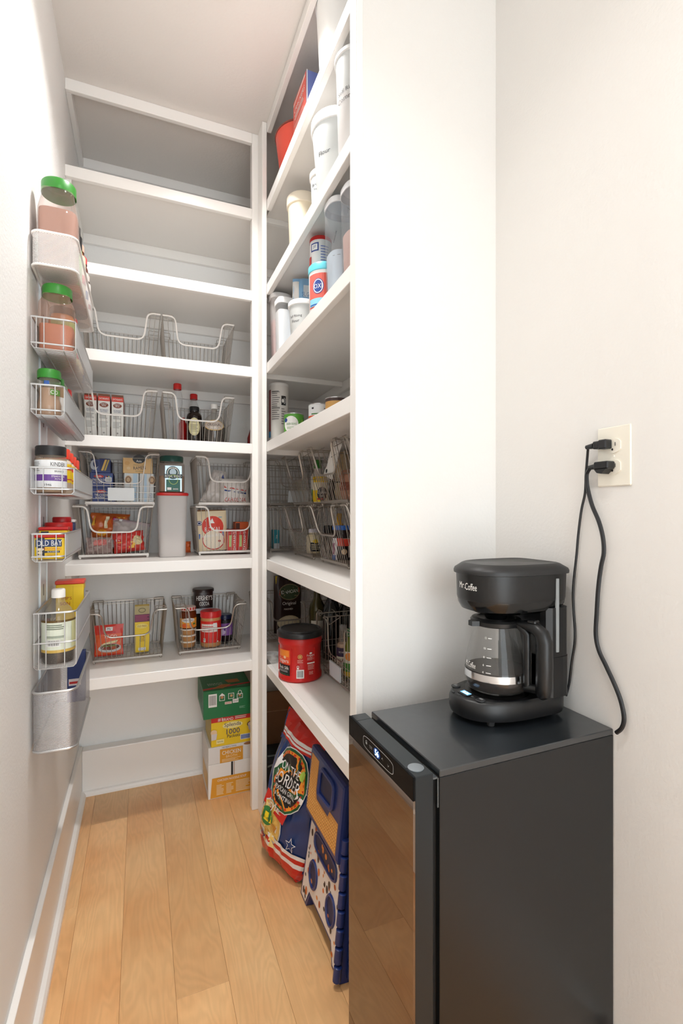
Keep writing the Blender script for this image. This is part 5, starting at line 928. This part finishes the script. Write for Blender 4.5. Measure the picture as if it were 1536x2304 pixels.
def HB(mb, prof, hwid, mat):      # handle: side profile (radial, z) swept across the width
    n = len(prof); V = [hd * r + sd * s * hwid + Vector((0, 0, z)) for s in (-1, 1) for r, z in prof]; mb.add(V, [tuple(range(n)), tuple(range(2 * n - 1, n - 1, -1))] + [(i, n + i, n + (i + 1) % n, (i + 1) % n) for i in range(n)], mat)
m = MB()
sp_ = [(.052, .146), (.066, .147), (.075, .142), (.080, .132), (.082, .118), (.0825, .03), (.079, .018), (.072, .014), (.071, .024), (.071, .118), (.066, .130), (.050, .132)]
m.tube([hd * .0705 + Vector((0, 0, z)) for z in (.016, .05, .09, .125)] + [hd * .055 + Vector((0, 0, .140)), hd * .045 + Vector((0, 0, .141))], .0085, KP, 10)
m.tube([hd * r + Vector((0, 0, z)) for r, z in ((.050, .143), (.070, .143), (.088, .140), (.101, .131), (.106, .115), (.106, .07), (.105, .03), (.103, .016), (.098, .010))], [.008, .010, .0125, .0145, .0155, .016, .016, .015, .010], KP, 14)
m.tube([hd * .100 + Vector((0, 0, .022)), hd * .066 + Vector((0, 0, .018))], .009, KP, 10)
part('handle', cf, m)
m = MB(); k = MB(); k.lathe([(0, 0), (.0065, .001), (.0065, .012), (.005, .014), (0, .014)], KP, n=12); 
m.box(-.009, .009, -.009, .009, .149, .156, KP, .002); o = m.build('thumb_lever', cf); o.location = hd * .083; o.rotation_euler = (0, 0, math.atan2(hd.y, hd.x))
m = MB(); f = cyl(.06, camang(CX, CY) - .30, rf=lambda z: gr(z) + .0003); sc_ = [('t', str(nn), -.006, zz, .0042, .008, WHT) for nn, zz in ((12, .114), (10, .094), (8, .077), (6, .062), (4, .048))] + [('r', .0, zz - .0006, .009, zz + .0006, WHT) for zz in (.114, .094, .077, .062, .048)]
deco(m, f, sc_); deco(m, f, [('t', 'Mr.Coffee', -.040, .055, .011, .034, WHT)]); part('printed_scale', cf, m)
# ================================================================ outlet and cords
ot = thing('wall_outlet', 'cream duplex electrical outlet on the right wall with two black plugs', 'outlet', (XR, .666, 1.301), 0)
PL = M('F1EBDD', .35); f = flat((-.0045, 0, 0), (0, -1, 0), (0, 0, 1))
m = MB(); m.box(-.0045, 0, -.036, .036, -.058, .058, PL, .0018); part('plate', ot, m)
for dz in (.0205, -.0205):
    m = MB(); O = []
    for i in range(24):
        a = 2 * PI * i / 24; O.append((-.0160 * math.copysign(min(1, abs(math.cos(a)) * 1.15), math.cos(a)), .0145 * math.sin(a)))
    m.add([f(u, v + dz, -.0002) for u, v in O] + [f(u, v + dz, .0022) for u, v in O], [tuple(range(24, 48)) if 0 else tuple(range(47, 23, -1))] + [(i, (i + 1) % 24, 24 + (i + 1) % 24, 24 + i) for i in range(24)], PL)
    deco(m, f if 0 else (lambda u, v, k, dz=dz: f(u, v + dz, k + .0022)), [('r', -.0065, -.001, -.005, .006, BLK), ('r', .005, -.001, .0065, .006, BLK), ('e', 0, -.0075, .002, .0022, BLK)]); part('socket', ot, m)
m = MB(); m.lathe([(.0028, 0), (.0022, .001), (0, .001)], PL, n=12); o = m.build('screw', ot); o.rotation_euler = (0, -PI / 2, 0); o.location = (-.0045, 0, 0)
BK = M('15161A', .4)
def cord(label, plug_z, y0, y1, pts, r, X0, flatplug):
    t = thing('power_cord', label, 'power cord', (XR - .012, y0, plug_z), 0, None); o0 = Vector(t.location)
    m = MB(); w = .011
    if flatplug: m.box(-.016, .0045, -.010, .022, -.007, .008, BK, .002); m.add([(a, b, c) for a in (-.016, .0045) for b, c in ((-.006, -.007), (.004, -.016), (.014, -.014), (.020, -.007))], [(3, 2, 1, 0), (4, 5, 6, 7), (0, 1, 5, 4), (1, 2, 6, 5), (2, 3, 7, 6)], BK)
    else: m.box(-.014, .0045, -.010, .008, -.009, .009, BK, .002); m.box(-.013, .0040, .007, .021, -.0075, .0075, BK, .002)
    part('plug', t, m)
    m = MB(); e = .022
    m.tube([(-.006, e, 0), (-.006, e + .018, -.001)], [.0062, .0042], BK, 10)
    for i in range(5): q = e + .003 + i * .0033; m.lathe([(.0056 - i * .0004, 0), (.0062 - i * .0004, .0008), (.0056 - i * .0004, .0016)], BK, n=12, cap=False); k0 = len(m.v) - 36; 
    part('strain_relief', t, m)
    m = MB(); P = [Vector((-.006, e + .014, -.001))] + [Vector((X - o0.x, y - o0.y, z - o0.z)) for X, y, z in pts]
    # smooth through the points
    S = []
    for i in range(len(P) - 1):
        p0, p1, p2, p3 = P[max(0, i - 1)], P[i], P[i + 1], P[min(len(P) - 1, i + 2)]
        for k in range(5):
            u = k / 5; S.append(.5 * ((2 * p1) + (p2 - p0) * u + (2 * p0 - 5 * p1 + 4 * p2 - p3) * u * u + (3 * p1 - p0 - 3 * p2 + p3) * u ** 3))
    S.append(P[-1]); m.tube(S, r, BK, 8); part('cable', t, m); return t
thin = [(.722, 1.300), (.725, 1.268), (.727, 1.232), (.736, 1.196), (.743, 1.15), (.748, 1.103), (.754, 1.056), (.757, 1.018), (.755, .981), (.752, .945), (.753, .916), (.760, .877), (.766, .833), (.775, .800)]
thick = [(.7195, 1.272), (.7205, 1.256), (.717, 1.236), (.707, 1.205), (.692, 1.174), (.683, 1.143), (.681, 1.113), (.687, 1.086), (.693, 1.046), (.697, .992), (.699, .948), (.692, .919), (.676, .893), (.660, .867), (.647, .842), (.640, .820), (.638, .802), (.643, .785), (.654, .772)]
cord('thin black cord from the upper socket down behind the coffee maker', 1.3245, .676, 0, [(.841, y, z) for y, z in thin], .0026, .841, False)
cord('thick black cord from the lower socket looping to behind the wine cooler', 1.283, .670, 0, [(.838 if i < 17 else .838, y, z) for i, (y, z) in enumerate(thick)], .0040, .838, True)
